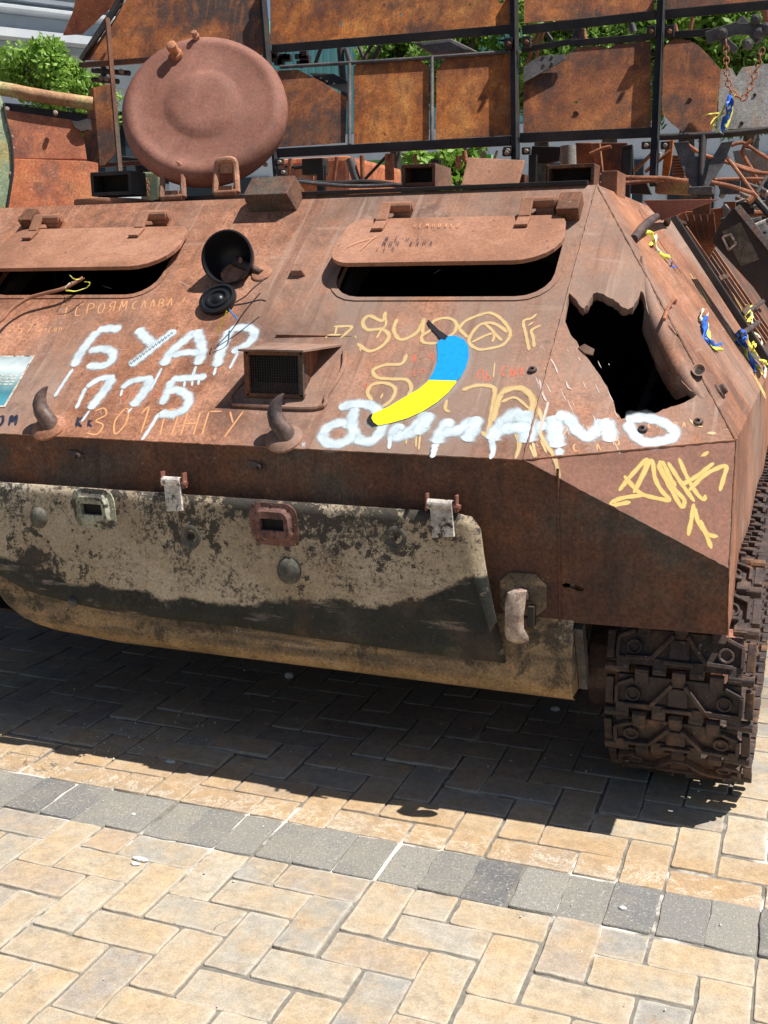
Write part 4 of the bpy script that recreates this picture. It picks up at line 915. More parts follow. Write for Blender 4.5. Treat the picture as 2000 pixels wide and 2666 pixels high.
yel += [(T6(p), w_) for p, w_ in [([(232, 752), (200, 780), (150, 800), (165, 880), (185, 980)], .011), ([(258, 822), (200, 855), (210, 900), (216, 962)], .011), ([(175, 830), (215, 800)], .008), ([(0, 1250), (80, 1215), (150, 1215), (205, 1280), (190, 1380)], .020), ([(10, 1300), (60, 1270)], .01),
        ([(240, 1330), (265, 1420), (250, 1480), (290, 1560), (340, 1640), (372, 1770)], .013), ([(110, 1500), (130, 1560), (100, 1650)], .009), ([(205, 1540), (228, 1640)], .008), ([(255, 1530), (292, 1612)], .008), ([(1170, 1400), (1210, 1440), (1260, 1452)], .007), ([(1280, 1490), (1340, 1490)], .014), ([(1390, 1470), (1415, 1468)], .009)]]
yo = paint_obj('yellow_graffiti', M['p_yellow'], [(s[0], s[1] * .85) for s in yel], base=0.00077, label='pale yellow sprayed tag on the upper plate'); yo['kind'] = 'stuff'
tagp = [(T3(p), .0095) for p in [[(738, 422), (820, 320), (912, 228), (880, 330), (828, 435)], [(770, 328), (840, 410), (900, 450), (1060, 485)], [(828, 435), (880, 340), (940, 235), (960, 340), (1000, 420), (1060, 480)], [(975, 260), (1020, 340), (1070, 430), (1125, 520), (1142, 480), (1090, 420), (1030, 340), (990, 262), (1010, 250), (1060, 350), (1090, 395)],
        [(1040, 245), (1120, 370), (1205, 490)], [(1108, 220), (1160, 340), (1220, 440), (1262, 475), (1272, 445)], [(1325, 248), (1220, 330), (1120, 388)], [(1170, 420), (1260, 330), (1340, 285), (1400, 270), (1385, 340), (1360, 425)], [(890, 450), (780, 462), (700, 488), (702, 510), (812, 490)],
        [(1200, 500), (1185, 600), (1165, 700)], [(1205, 520), (1230, 620), (1290, 690), (1350, 704)], [(1240, 600), (1280, 700), (1310, 780)], [(1292, 180), (1245, 212)]]]
paint_obj('ochre_tag', M['p_tag'], tagp, base=0.00042, label='ochre scribbled tag on the lower corner')
# hand-lettered words: a small stroke alphabet
GLY = {'Г': [[(0, 0), (0, 1)], [(0, 1), (.7, 1)]], 'Е': [[(.7, 1), (0, 1), (0, 0), (.7, 0)], [(0, .5), (.55, .5)]], 'Р': [[(0, 0), (0, 1), (.6, .95), (.65, .6), (0, .45)]], 'О': [[(.35, 1), (0, .6), (.1, .1), (.4, 0), (.7, .4), (.6, .9), (.35, 1)]],
       'Я': [[(.6, 0), (.6, 1), (.1, .9), (.05, .6), (.6, .5)], [(.35, .5), (0, 0)]], 'М': [[(0, 0), (.1, 1), (.4, .4), (.7, 1), (.8, 0)]], 'С': [[(.7, .85), (.4, 1), (.05, .7), (.05, .25), (.35, 0), (.7, .15)]], 'Л': [[(0, 0), (.3, 1), (.7, 0)]],
       'А': [[(0, 0), (.35, 1), (.7, 0)], [(.15, .4), (.6, .4)]], 'В': [[(0, 0), (0, 1), (.5, .95), (.5, .6), (0, .52), (.6, .45), (.6, .05), (0, 0)]], '!': [[(.2, 1.1), (.1, .35)], [(.08, .06), (.09, 0)]], '.': [[(.1, .05), (.14, 0)]],
       '3': [[(0, .9), (.4, 1), (.6, .75), (.2, .52), (.6, .35), (.45, 0), (-.1, .05)]], '0': [[(.3, 1), (0, .5), (.2, 0), (.55, .4), (.5, .9), (.3, 1)]], '1': [[(0, .75), (.3, 1), (.3, 0)]], 'Н': [[(0, 0), (0, 1)], [(.65, 0), (.65, 1)], [(0, .5), (.65, .5)]],
       'У': [[(0, 1), (.35, .5)], [(.7, 1), (.1, -.1)]], 'П': [[(0, 0), (0, 1), (.6, 1), (.6, 0)]], '5': [[(.6, 1), (.1, 1), (.05, .6), (.5, .6), (.6, .25), (.3, 0), (0, .1)]], '7': [[(0, 1), (.6, 1), (.2, 0)], [(.1, .5), (.5, .5)]],
       'Ж': [[(0, 1), (.8, 0)], [(.8, 1), (0, 0)], [(.4, 1), (.4, 0)]], 'Ы': [[(0, 1), (0, 0), (.4, .05), (.4, .45), (0, .5)], [(.65, 1), (.65, 0)]], 'К': [[(0, 1), (0, 0)], [(.6, 1), (0, .5), (.65, 0)]], 'Ь': [[(0, 1), (0, 0), (.5, .1), (.5, .45), (0, .5)]],
       'І': [[(.2, 1), (.2, 0)]], ' ': []}
def words(txt, x, y, h, slant, w_, dx=1., dy=0., n_=0):
    out = []; cx = x; cy = y
    for ch in txt:
        for g in GLY[ch]: out.append(([(cx + (a * h * .8 + b * h * slant), cy - b * h + (a * h * dy)) for a, b in g], w_))
        cx += h * (.95 if ch not in '!.1І' else .6) * dx; cy += h * dy
    return out
oc = words('ГЕРОЯМ', 140, 683, 22, .25, .0042, 1.12, -.09) + words('СЛАВА.!', 285, 668, 17, .25, .0042, 1.18, -.08)
oc += words('57', 35, 722, 20, .3, .004, 1) + words('ОЛЕВР', 84, 718, 9, .3, .003, 1.25, 0)
paint_obj('chalk_lettering', M['p_orange'], oc, base=0.00035, label='small orange chalk slogan above the white letters')
oc = words('301', 190, 938, 56, .3, .006, .95, -.01) + words('ПНГУ', 345, 942, 52, .3, .0055, .92, -.01)
paint_obj('chalk_lettering', M['p_orange'], oc, base=0.00049, label='large orange chalk number low on the plate')
oc = words('Ж Я', 888, 782, 18, .1, .0035, 1.1) + words('ПЬ', 1030, 822, 20, .2, .0045, 1) + words('СЫК', 1082, 812, 20, .15, .005, 1.1) + words('ЗА'.replace('З', '3'), 262, 862, 16, .1, .0025, 1.4) + words('ГЕРОЯМ', 300, 858, 12, .1, .0022, 1.2)
oc += words('ГЕР', 880, 812, 13, .1, .003, 1.2) + words('О', 788, 838, 10, 0, .003)
paint_obj('chalk_lettering', M['p_red'], oc, base=0.00042, label='small red chalk words beside the banana')
oc = words('УЖА', 1215, 1000 - 60, 22, .1, .004, 2.3, .0) + words('СЛ', 1240, 975, 15, -.2, .004, 3.5, .0) + words('ВА', 1325, 962, 22, 0, .0045, 2.6) + words('СЛАВА', 1400, 925, 12, .1, .0035, 1.6)
paint_obj('chalk_lettering', M['p_orange'], oc, base=0.00056, label='thin orange chalk words under the torn hole')
dk = words('МЕНІ', 835, 530, 8, .2, .0022, 3.0, -.02) + words('МОЯ ЖАРА', 830, 541, 9, .2, .0022, 1.6, -.01)
VC = GL(.45, .882, .018 + .004); VNn = GL(0, math.sin(thv), math.cos(thv)) - GL(0, 0, 0)
def on_visor(x, y, lift=0.): return onP(x, y, VC, VNn)
on_visor.__dict__['n'] = VNn
paint_obj('marker_writing', M['p_dark'], words('МЕНІ', 832, 520, 8, .2, .0022, 3.0, -.02) + words('МОЯ ЖАРА', 826, 531, 9, .2, .0022, 1.7, -.01) + words('УСЯ', 812, 542, 8, .2, .002, 2.2), on_visor, base=.0004)
paint_obj('chalk_lettering', M['p_orange'], words('НЕМНОЖКО', 893, 491, 8, .3, .0022, 1.75, -.01) + [([(750, 533), (775, 522), (812, 512)], .003), ([(778, 540), (800, 520), (815, 508)], .003)], on_visor, base=.0004)
paint_obj('marker_writing', M['p_dark'], [(T4([(700 + k * 17, 940 - k * 12.5), (706 + k * 17, 920 - k * 12.5), (712 + k * 17, 932 - k * 12.5), (716 + k * 17, 916 - k * 12.5)]), .0014) for k in range(14)], base=.0026)
oc = words('ОМ', -8, 920, 22, .2, .010, 1.3) + words('К', 165, 922, 22, .2, .010) + words('К', 190, 922, 16, .2, .008)
paint_obj('marker_writing', M['p_dark'], oc, base=0.00031, label='dark marker letters beside the left horn')
rn = random.Random(11); sc_ = []
for k in range(46):
    x = rn.uniform(1140, 1330); y = rn.uniform(740, 960); L_ = rn.uniform(4, 26); sc_.append(([(x, y), (x + L_ * .25, y + L_ * .6), (x + L_ * .5, y + L_)], rn.uniform(.0012, .0035)))
for k in range(60):
    x = rn.uniform(20, 1180); y = rn.uniform(460, 930); L_ = rn.uniform(4, 30); a = rn.uniform(0, 3.14); sc_.append(([(x, y), (x + L_ * math.cos(a), y + L_ * math.sin(a) * .6)], rn.uniform(.0007, .0016)))
for pts, w_ in (([(1165, 820), (1172, 850), (1180, 868)], .006), ([(1184, 868), (1180, 885), (1166, 930)], .008), ([(1186, 770), (1198, 790), (1205, 808)], .004), ([(1222, 824), (1228, 838), (1236, 842)], .005)): sc_.append((pts, w_))
paint_obj('scratches', M['p_scratch'], sc_, base=0.00028)
side.__dict__['n'] = SN
sc_ = []
for k in range(46):
    x = rn.uniform(1400, 1600); y0 = 560 + (x - 1400) * 1.05 + rn.uniform(-70, 90); L_ = rn.uniform(15, 80)
    sc_.append(([(x, y0), (x + L_ * .32, y0 + L_ * .55), (x + L_ * .62, y0 + L_)], rn.uniform(.002, .006)))
paint_obj('scratches', M['p_scratch'], sc_[:26], side, base=0.00028)
oc = []
for (x, y, L_) in ((1490, 590, 60), (1500, 600, 55), (1508, 612, 50), (1560, 690, 45), (1570, 702, 40), (1620, 800, 60), (1630, 812, 40), (1585, 640, 50), (1600, 745, 40)): oc.append(([(x, y), (x + L_ * .3, y + L_ * .5), (x + L_ * .55, y + L_)], .020))
paint_obj('orange_smears', M['p_tag'], oc, side, base=0.00049)

# a plain two-coloured banana painted on the plate
def flat_poly(name, pts, mat, lift, parent=van):
    m = MB(); m.plate([front(x, y, lift) for x, y in pts], .0004, n=NV); return m.build(name, mat, parent)
A = [(962, 727), (985, 727), (1003, 735), (1012, 750), (1013, 772), (1007, 795), (996, 815), (987, 824)]      # right flank, blue
B = [(926, 822), (938, 803), (945, 782), (946, 762), (944, 742)]
C_ = [(984, 830), (968, 850), (945, 870), (915, 889), (880, 905), (845, 915), (815, 921), (801, 919), (795, 908), (799, 898)]
D = [(840, 880), (880, 856), (905, 842), (924, 826)]
cb = [(p[0], p[1]) for p in A + B]
halo = [([(950, 735), (985, 728), (1010, 745), (1012, 785), (990, 830), (950, 870), (890, 902), (820, 922), (795, 912), (840, 882), (900, 845), (930, 820), (945, 785), (944, 745)], .016)]
paint_obj('paint_halo', M['p_mist'], halo, base=0.00217)
ban = flat_poly('painted_banana', cb, M['p_blue'], .0030); flat_poly('yellow_half', [(987, 824)] + C_ + D + [(926, 822)], M['p_lemon'], .0030, ban)
flat_poly('banana_stem', [(950, 733), (944, 724), (932, 712), (927, 705), (923, 697), (926, 692), (936, 702), (948, 714), (960, 722), (968, 728), (962, 736)], M['p_black'], .0036, ban)
flat_poly('banana_tip', [(799, 898), (806, 895), (803, 905), (808, 914), (818, 921), (805, 922), (795, 914), (794, 906)], M['p_black'], .0036, ban)

# sticker at the left edge
t = NT('sticker_print'); x, y, z = t.xyz(); n_ = t.noise(20, 4, .6)
c = t.ramp(t.math('ADD', t.math('MULTIPLY', t.math('SUBTRACT', z, .93), 6.), t.math('MULTIPLY', n_, .25)), [(.1, (.10, .42, .50)), (.45, (.06, .20, .24)), (.6, (.25, .38, .38)), (.8, (.62, .68, .66)), (1., (.3, .38, .4))])
M['sticker'] = t.fin(c, .4)
stk = [(-95, 770), (76, 769), (12, 880), (-160, 885)]
def fpl(pts, l): return [front(a, b, l) for a, b in pts]
m = MB(); m.plate(fpl(stk, .0022), .0006, n=NV); st = m.build('sticker', M['whitepaint'], van)
m = MB(); m.plate(fpl([(-92, 772.5), (71, 771.5), (10, 876), (-155, 881)], .0027), .0003, n=NV); m.build('sticker_print', M['sticker'], st)
m = MB()
for k, yy in enumerate((812, 818, 824, 830)):
    for q in range(6):
        x0 = -30 + q * 12 - k * 3; m.plate(fpl([(x0, yy), (x0 + 9, yy), (x0 + 8, yy + 2.6), (x0 - 1, yy + 2.6)], .0032), .0002, n=NV)
m.build('sticker_text', M['whitepaint'], st)
# ------------------------------------------------------------------ armour rack of rusty panels standing on the roof behind the hatch
C1T = lambda P_: [(x * .4, y * .4) for x, y in P_]
C2T = lambda P_: [(580.7 + x * .35, y * .35) for x, y in P_]
C3T = lambda P_: [(1078.4 + x * .35, y * .35) for x, y in P_]
YR = 3.6
rack = thing('armour_rack', (0, YR, 1.545), 'tall cage of orange rusted armour panels in a black steel frame above the hull', 'armour rack')
def B(x, y, Y=YR):          # the rack leans back a little from its lower edge
    return onP(x, y, (0, Y, 1.85), (0, -1, .33)) if 3.4 < Y < 3.72 else onY(x, y, Y)
def beam(name, a, b, w_, h, Y=YR, mat='black', par=None, up=(0, 1, 0), bev=.003, lip=True):
    m = MB(); p, q = B(*a, Y), B(*b, Y); m.bar(p, q, h, w_, up)
    if lip and name == 'post':                                   # angle-iron flange
        d = (q - p) / np.linalg.norm(q - p); s = np.cross(d, (0, 1, 0)); m.bar(p + s * h * .45 + np.array([0, -w_ * .9, 0]), q + s * h * .45 + np.array([0, -w_ * .9, 0]), h * .14, w_ * .9, up)
    return m.build(name, M[mat], par or rack, bevel=bev)
beam('post', (566, -30), (600, 400), .03, .030); beam('post', (1110, -30), (1114, 400), .035, .034); beam('post', (1430, -30), (1411, 400), .035, .034)
beam('post', (232, 40), (262, 400), .02, .022, Y=3.5, mat='hull_dark'); beam('diagonal_brace', (268, -12), (176, 130), .03, .024); beam('diagonal_brace', (262, 8), (196, 100), .012, .018, Y=3.55)
for a, b in (((588, 106), (1104, 63)), ((1128, 65), (1418, 32)), ((1435, 31), (1690, 8))): beam('upper_beam', a, b, .012, .040, Y=3.615)
for a, b in (((594, 331), (1104, 304)), ((1124, 298), (1407, 286))): beam('lower_beam', a, b, .03, .042)
beam('upper_beam', (174, 141), (340, 128), .03, .026, mat='hull_dark'); beam('lower_beam', (196, 358), (330, 350), .03, .022, mat='hull_dark')
def rtube(name, P_, r, Y=YR, mat='black', par=None, step=.03):
    m = MB(); m.tube(spline([B(x, y, Y) for x, y in P_], step), r, 10); return m.build(name, M[mat], par or rack, smooth=True)
rtube('top_rail', [(606, 145), (850, 130), (1100, 112)], .009, 3.612, 'grey'); beam('top_rail', (1126, 108), (1246, 88), .01, .026, Y=3.615); beam('top_rail', (1230, 94), (1402, 80), .01, .030, Y=3.615); beam('top_rail', (1446, 76), (1580, 66), .01, .030, Y=3.615)
rtube('upright', [(755, 138), (755, 312)], .010, 3.607, 'grey'); rtube('upright', [(933, 122), (933, 304)], .010, 3.607, 'grey')
rtube('bottom_rail', [(1425, 296), (1560, 290), (1700, 276)], .014, 3.55, 'black')
def panel(P_, mat='orange', Y=3.62, holes=(), dent=()):
    m = MB(); rn = random.Random(int(P_[0][0] * 7)); pts = []
    for i, p in enumerate(P_):
        q = P_[(i + 1) % len(P_)]; L_ = math.dist(p, q); k = max(1, int(L_ / 14))
        for j in range(k):
            t = j / k; pts.append((p[0] + (q[0] - p[0]) * t + (rn.gauss(0, .35) if j else 0), p[1] + (q[1] - p[1]) * t + (rn.gauss(0, .35) if j else 0)))
    m.plate([B(x, y, Y) for x, y in pts], .006, [[B(x, y, Y) for x, y in h] for h in holes], (0, -1, 0)); o = m.build('panel', M[mat], rack)
    for (x, y, r_) in dent:
        c = B(x, y, Y - .002); mm = MB(); mm.lathe(c, (0, -1, 0), [(r_, 0), (r_ * .8, .003), (r_ * .5, .001)], 12); mm.build('bullet_dent', M['hull_dark'], o, smooth=True)
    return o
def hole(cx, cy, a, b, seed):
    rn = random.Random(seed); return [(cx + a * math.cos(k / 9 * 6.283) * rn.uniform(.7, 1.2), cy + b * math.sin(k / 9 * 6.283) * rn.uniform(.7, 1.2)) for k in range(9)]
panel([(196, 190), (236, 182), (248, 200), (250, 330), (228, 356), (192, 362), (179, 305), (190, 225)], 'orange2', 3.58)
panel(C2T([(-150, 440), (180, 430), (300, 490), (480, 600), (470, 880), (-150, 925)]), 'orange2')
panel(C2T([(525, 410), (560, 385), (930, 368), (985, 410), (985, 862), (525, 888)]), 'orange')
panel(C2T([(1035, 430), (1100, 352), (1480, 335), (1505, 380), (1505, 835), (1030, 860)]), 'orange')
panel(C3T([(148, 520), (340, 400), (400, 350), (490, 290), (640, 283), (665, 300), (720, 275), (935, 252), (935, 785), (148, 828)]), 'orange2', holes=[C3T(hole(473, 632, 14, 9, 3))], dent=((1244, 245, .014),))
panel(C3T([(1012, 300), (1040, 262), (1090, 235), (1180, 250), (1230, 280), (1290, 340), (1370, 430), (1350, 560), (1340, 700), (1310, 812), (1140, 822), (1060, 760), (1005, 700)]), 'orange2', dent=((1490, 215, .01),))
panel(C3T([(1360, 430), (1435, 418), (1462, 475), (1500, 415), (1720, 385), (1720, 775), (1345, 805)]), 'greyplate', 3.66, dent=((1602, 266, .009), (1630, 205, .008)))
panel([(180, 130), (240, 52), (285, -20), (562, -20), (570, 118), (330, 130)], 'orange2')
panel(C2T([(10, -60), (1495, -60), (1500, 155), (10, 275)]), 'orange', holes=[C2T(hole(445, 145, 7, 26, 5)), C2T(hole(812, 92, 9, 9, 6)), C2T(hole(1435, 8, 20, 14, 8)), C2T(hole(1242, 28, 10, 8, 9))])
panel(C3T([(152, -60), (955, -60), (955, 78), (152, 142)]), 'orange2'); panel(C3T([(1030, -60), (1720, -60), (1720, 8), (1030, 68)]), 'orange2')
# darkened side flanges of panels, gusset brackets, clamps and bolts
for P_ in ([(250, 450), (400, 455), (480, 500), (480, 575), (300, 500)],): m = MB(); m.plate([B(x, y, 3.66) for x, y in C2T(P_)], .01, n=(0, -1, 0)); m.build('gusset', M['black'], rack)
m = MB(); m.plate([B(x, y, 3.59) for x, y in C3T([(150, 410), (250, 345), (400, 335), (410, 365), (150, 510)])], .01, n=(0, -1, 0)); g_ = m.build('gusset', M['grey'], rack)
for (x, y) in C3T([(270, 352), (325, 350), (272, 402), (325, 392)]) + C2T([(285, 470), (320, 485), (355, 505), (400, 520)]):
    m = MB(); m.lathe(B(x, y, 3.588 if x > 1000 else 3.652), (0, -1, 0), [(.007, -.004), (.007, .002), (.004, .003)], 6); m.build('bolt', M['grey'], rack)
for (x, y) in ((1099, 95), (1138, 91), (1407, 69), (1447, 68), (1097, 325), (1137, 326), (1396, 314), (1437, 314), (604, 350), (1095, 330), (612, 372)):
    m = MB(); m.box(B(x, y, 3.57), (.038, .03, .05 if y < 120 else .03)); cl = m.build('clamp', M['black'], rack, bevel=.003)
    m = MB(); m.lathe(B(x, y, 3.55), (0, -1, 0), [(.010, -.004), (.010, .008), (.006, .010)], 6); m.build('bolt', M['hook'] if y > 200 else M['bar'], cl)
# V-shaped support at the right with its foot on the deck
rtube('support_tube', C3T([(1257, 840), (1250, 1000), (1243, 1165)]), .016, 3.55, 'black')
for P_ in ([(1075, 880), (1165, 870), (1235, 1060), (1225, 1165), (1185, 1160), (1120, 1010)], [(1370, 880), (1440, 872), (1380, 1020), (1290, 1150), (1262, 1150), (1300, 1000)]):
    m = MB(); m.plate([B(x, y, 3.57) for x, y in C3T(P_)], .008, n=(0, -1, 0)); m.build('support_plate', M['grey'], rack)
p = B(1515, 412, 3.57); MB().box(p, (.10, .10, .03)).build('support_foot', M['grey'], rack, bevel=.004)
MB().box((p[0], 3.57, (p[2] + RZ) / 2 - .008), (.07, .07, max(.02, p[2] - RZ - .03))).build('support_pedestal', M['hull_dark'], rack)
for x in (-.9, -.3, .17, .60): MB().box((x, YR + .05, (RZ + 1.84) / 2), (.035, .035, 1.84 - RZ)).build('support_leg', M['black'], rack)
# linkage arm at the upper right
for a, b, h_ in (((1525, 82), (1600, 58), .05), ((1590, 62), (1680, 66), .045), ((1600, 40), (1640, 90), .03), ((1560, 84), (1590, 110), .03)): beam('linkage_arm', a, b, .02, h_, Y=3.5, mat='grey', lip=False)
for (x, y) in ((1560, 72), (1632, 42), (1640, 72), (1654, 60), (1615, 95)):
    m = MB(); m.lathe(B(x, y, 3.47), (0, -1, 0), [(.022, -.02), (.022, .006), (.012, .010), (.01, .016)], 14); m.build('linkage_pin', M['grey'], rack, smooth=True)
# a torn blade of sheet sticking up beyond the rack's left end
m = MB(); m.plate([B(x, y, 3.9) for x, y in C1T([(420, -60), (395, 60), (340, 190), (440, 184), (500, 130), (545, 85), (600, 40), (660, -60)])], .008, n=(0, -1, 0))
tag(m.build('torn_sheet', M['burnt']), 'pointed orange sheet sticking down from above at the upper left of the rack', 'metal sheet')
for i, c in enumerate((bpy.data.objects['torn_sheet'],)): pass

# chain hanging on the rack
def chain(P_, Y, n_, label):
    root = thing('hanging_chain', tuple(B(*P_[0], Y)), label, 'chain'); Q = spline([B(x, y, Y) for x, y in P_], .004); seg_ = np.r_[0, np.cumsum([np.linalg.norm(Q[i + 1] - Q[i]) for i in range(len(Q) - 1)])]
    m = MB(); L_ = seg_[-1] / n_ * 1.35; w_ = L_ * .30; loop = []
    for k in range(20):
        a = k / 20 * 6.283; loop.append((L_ / 2 * math.cos(a) * (1 if abs(math.cos(a)) > .7 else .98), w_ * math.sin(a) * 1.1, 0))
    loop.append(loop[0]); m.tube(loop, L_ * .085, 6, cap=False); l0 = None
    for k in range(n_):
        s = (k + .5) / n_ * seg_[-1]; p = np.array([np.interp(s, seg_, [q[i] for q in Q]) for i in range(3)]); p2 = np.array([np.interp(s + .004, seg_, [q[i] for q in Q]) for i in range(3)])
        d = p2 - p if s + .004 < seg_[-1] else p - np.array([np.interp(s - .004, seg_, [q[i] for q in Q]) for i in range(3)])
        x_ = Vector(d).normalized(); z_ = Vector((0, 1, 0)) if k % 2 else x_.cross(Vector((0, 1, 0))).normalized(); y_ = z_.cross(x_).normalized(); z_ = x_.cross(y_)
        o = m.build('chain_link', M['bar'], root, smooth=True) if l0 is None else link('chain_link', l0, root); l0 = o.data
        o.matrix_parent_inverse = Matrix.Translation(-root.location); o.matrix_basis = Matrix(((x_.x, y_.x, z_.x, p[0]), (x_.y, y_.y, z_.y, p[1]), (x_.z, y_.z, z_.z, p[2]), (0, 0, 0, 1)))
    return root
chain(C3T([(1400, 250), (1402, 400), (1425, 550), (1500, 605), (1545, 545), (1590, 420), (1625, 300)]), 3.44, 20, 'rusty chain hanging in a loop from the linkage arm at the right')
chain(C1T([(795, 965), (800, 1010), (798, 1070)]), 2.6, 6, 'short dark chain hanging beside the round hatch')

# ribbons tied to fittings
M['rib_y'] = NT('yellow_ribbon').fin((.80, .74, .12), .5); M['rib_b'] = NT('blue_ribbon').fin((.03, .13, .55), .45); M['rib_w'] = NT('pale_ribbon').fin((.62, .66, .5), .5)
def ribbon(name_label, strands, mapf, group=None, w_=.011):
    p0 = mapf(*strands[0][1][0], .01); root = thing('ribbon', tuple(p0), name_label, 'ribbon', group)
    for ci, (c, P_, ww) in enumerate(strands):
        rn = random.Random(ci + int(P_[0][0])); pts = [mapf(x, y, .012 + .010 * math.sin(i * 1.7 + ci)) for i, (x, y) in enumerate(P_)]; Q = spline(pts, .006); m = MB(); vs = []; n_ = len(Q)
        v0 = ray(*P_[0]); v0 = v0 / np.linalg.norm(v0)
        for i, q in enumerate(Q):
            d = Q[min(i + 1, n_ - 1)] - Q[max(i - 1, 0)]; d = d / np.linalg.norm(d); nrm = np.array([.5, -.7, .5]); s = np.cross(nrm, d); s /= np.linalg.norm(s)
            tw = .9 * math.sin(i * .33 + ci * 2); u_ = np.cross(d, s); sd = s * math.cos(tw) + u_ * math.sin(tw); h_ = ww / 2 * (1 - .5 * max(0, i / n_ - .75) * 4)
            vs += [q - sd * h_, q + u_ * .002 * math.sin(i), q + sd * h_]
        fs = [(i * 3 + j, (i + 1) * 3 + j, (i + 1) * 3 + j + 1, i * 3 + j + 1) for i in range(n_ - 1) for j in range(2)]
        m.add(vs, fs); o = m.build('ribbon_strand', M[{'y': 'rib_y', 'b': 'rib_b', 'w': 'rib_w'}[c]], root, smooth=True); md = o.modifiers.new('t', 'SOLIDIFY'); md.thickness = .0008
    return root
gr = 'blue and yellow ribbons tied to the hull'
ribbon('yellow ribbon tied under the bent lifting lug at the roof corner', [('y', T6([(880, 262), (905, 290), (935, 320), (925, 335)]), .016), ('w', T6([(925, 290), (940, 330), (975, 370), (1035, 430)]), .014), ('y', T6([(935, 310), (960, 345), (1000, 400), (1025, 420)]), .016), ('b', T6([(1040, 445), (1065, 460), (1080, 470)]), .012)], side, gr, .013)
ribbon('narrow blue and yellow ribbon hanging alone between the torn hole and the cleats', [('w', T6([(1240, 735), (1215, 760), (1225, 800), (1245, 790), (1262, 770), (1245, 740)]), .008), ('b', T6([(1232, 790), (1240, 850), (1265, 910), (1300, 950), (1335, 965)]), .018), ('y', T6([(1255, 840), (1275, 900), (1305, 960), (1345, 1000)]), .015), ('b', T6([(1245, 800), (1255, 870), (1280, 930)]), .014)], side, gr)
ribbon('pale yellow ribbon wrapped round the upper rope cleat at the right edge', [('y', T6([(1490, 770), (1515, 750), (1550, 770), (1530, 800), (1495, 785)]), .018), ('w', T6([(1520, 750), (1540, 780), (1560, 820)]), .014), ('y', T6([(1500, 710), (1530, 720), (1560, 700)]), .010)], side, gr)
ribbon('bunch of long blue and yellow ribbons under the lower rope cleat', [('b', T6([(1445, 900), (1470, 880), (1500, 910), (1470, 940), (1440, 915)]), .020), ('b', T6([(1470, 930), (1510, 980), (1550, 1040), (1600, 1110)]), .022), ('y', T6([(1500, 900), (1540, 960), (1590, 1030), (1650, 1085)]), .018), ('y', T6([(1480, 940), (1530, 1030), (1570, 1090), (1590, 1150)]), .016), ('y', T6([(1540, 880), (1560, 930), (1545, 975)]), .018), ('w', T6([(1490, 950), (1530, 1010), (1600, 1090), (1630, 1150)]), .014), ('w', T6([(1560, 870), (1590, 930), (1600, 960)]), .010), ('b', T6([(1480, 950), (1510, 1010), (1560, 1080), (1570, 1120)]), .016), ('y', T6([(1450, 880), (1490, 890), (1530, 900)]), .016)], side, gr)
onR = lambda x, y, l=0.: B(x, y, 3.42 - l)
ribbon('blue and yellow ribbon tied to the bottom of the hanging chain', [('b', C3T([(1430, 590), (1410, 650), (1395, 730), (1370, 830)]), .026), ('y', C3T([(1450, 590), (1440, 650), (1420, 720), (1400, 790)]), .018), ('b', C3T([(1440, 610), (1420, 690), (1385, 790)]), .020), ('w', C3T([(1425, 590), (1400, 640), (1370, 700), (1340, 820)]), .012),
       ('y', C3T([(1400, 690), (1340, 700), (1290, 705), (1250, 720)]), .006), ('y', C3T([(1390, 700), (1330, 730), (1300, 770)]), .006), ('y', C3T([(1370, 740), (1320, 780), (1385, 830)]), .006), ('y', C3T([(1390, 650), (1350, 720), (1310, 790)]), .005)], onR, 'ribbons on the chain')
def wl_(x, y, l=0.): return onP(x, y, GL(0, .60, .03 + l), NV)
ribbon('thin yellow green thread knotted inside the left window opening', [('y', T4([(375, 448), (400, 470), (430, 470), (455, 465)]), .003), ('y', T4([(355, 532), (410, 535), (470, 515), (485, 490), (455, 485)]), .004), ('w', T4([(350, 520), (380, 490), (430, 480)]), .003)], wl_)
# dark cable coming out of the left window
m = MB(); P_ = [(-60, 735), (0, 694), (25, 668), (60, 645), (95, 634), (140, 622), (180, 600)]; m.tube(spline([onP(x, y, GL(0, .52, .035), NV) for x, y in P_], .01), .0055, 8)
tag(m.build('cable', M['visor'], smooth=True), 'thin brown cable running out of the left window opening', 'cable')

# burnt box on the rear deck at the right edge
YX = 2.5; bx = thing('burnt_box', tuple(onY(1640, 640, YX)), 'dark sooty metal box with a pale square frame, lying tilted on the deck', 'metal box')
m = MB(); m.plate([onY(x, y, YX) for x, y in ((1537, 522), (1553, 486), (1583, 449), (1592, 446), (1720, 600), (1700, 712), (1643, 638))], .22, n=(0, -1, 0)); m.build('box_body', M['black'], bx, bevel=.006)
m = MB(); q = [onY(x, y, YX - .006) for x, y in ((1561, 512), (1578, 505), (1590, 526), (1574, 540))]
for i in range(4): m.bar(q[i], q[(i + 1) % 4], .007, .007, (0, -1, 0))
m.build('square_frame', M['whitepaint'], bx)
m = MB(); m.plate([onY(x, y, YX - .003) for x, y in ((1560, 500), (1600, 480), (1640, 560), (1600, 575))], .002, n=(0, -1, 0)); m.build('scuffed_panel', M['soot'], bx)
m = MB(); m.bar(onY(1592, 446, YX), onY(1700, 580, YX), .02, .03, (0, -1, 0)); m.build('box_rim', M['greyplate'], bx)
m = MB(); m.plate([onY(x, y, YX + .05) for x, y in ((1612, 490), (1659, 470), (1720, 500), (1720, 590), (1659, 540))], .08, n=(0, -1, 0)); m.build('white_casing', M['whitepaint'], bx, bevel=.01)

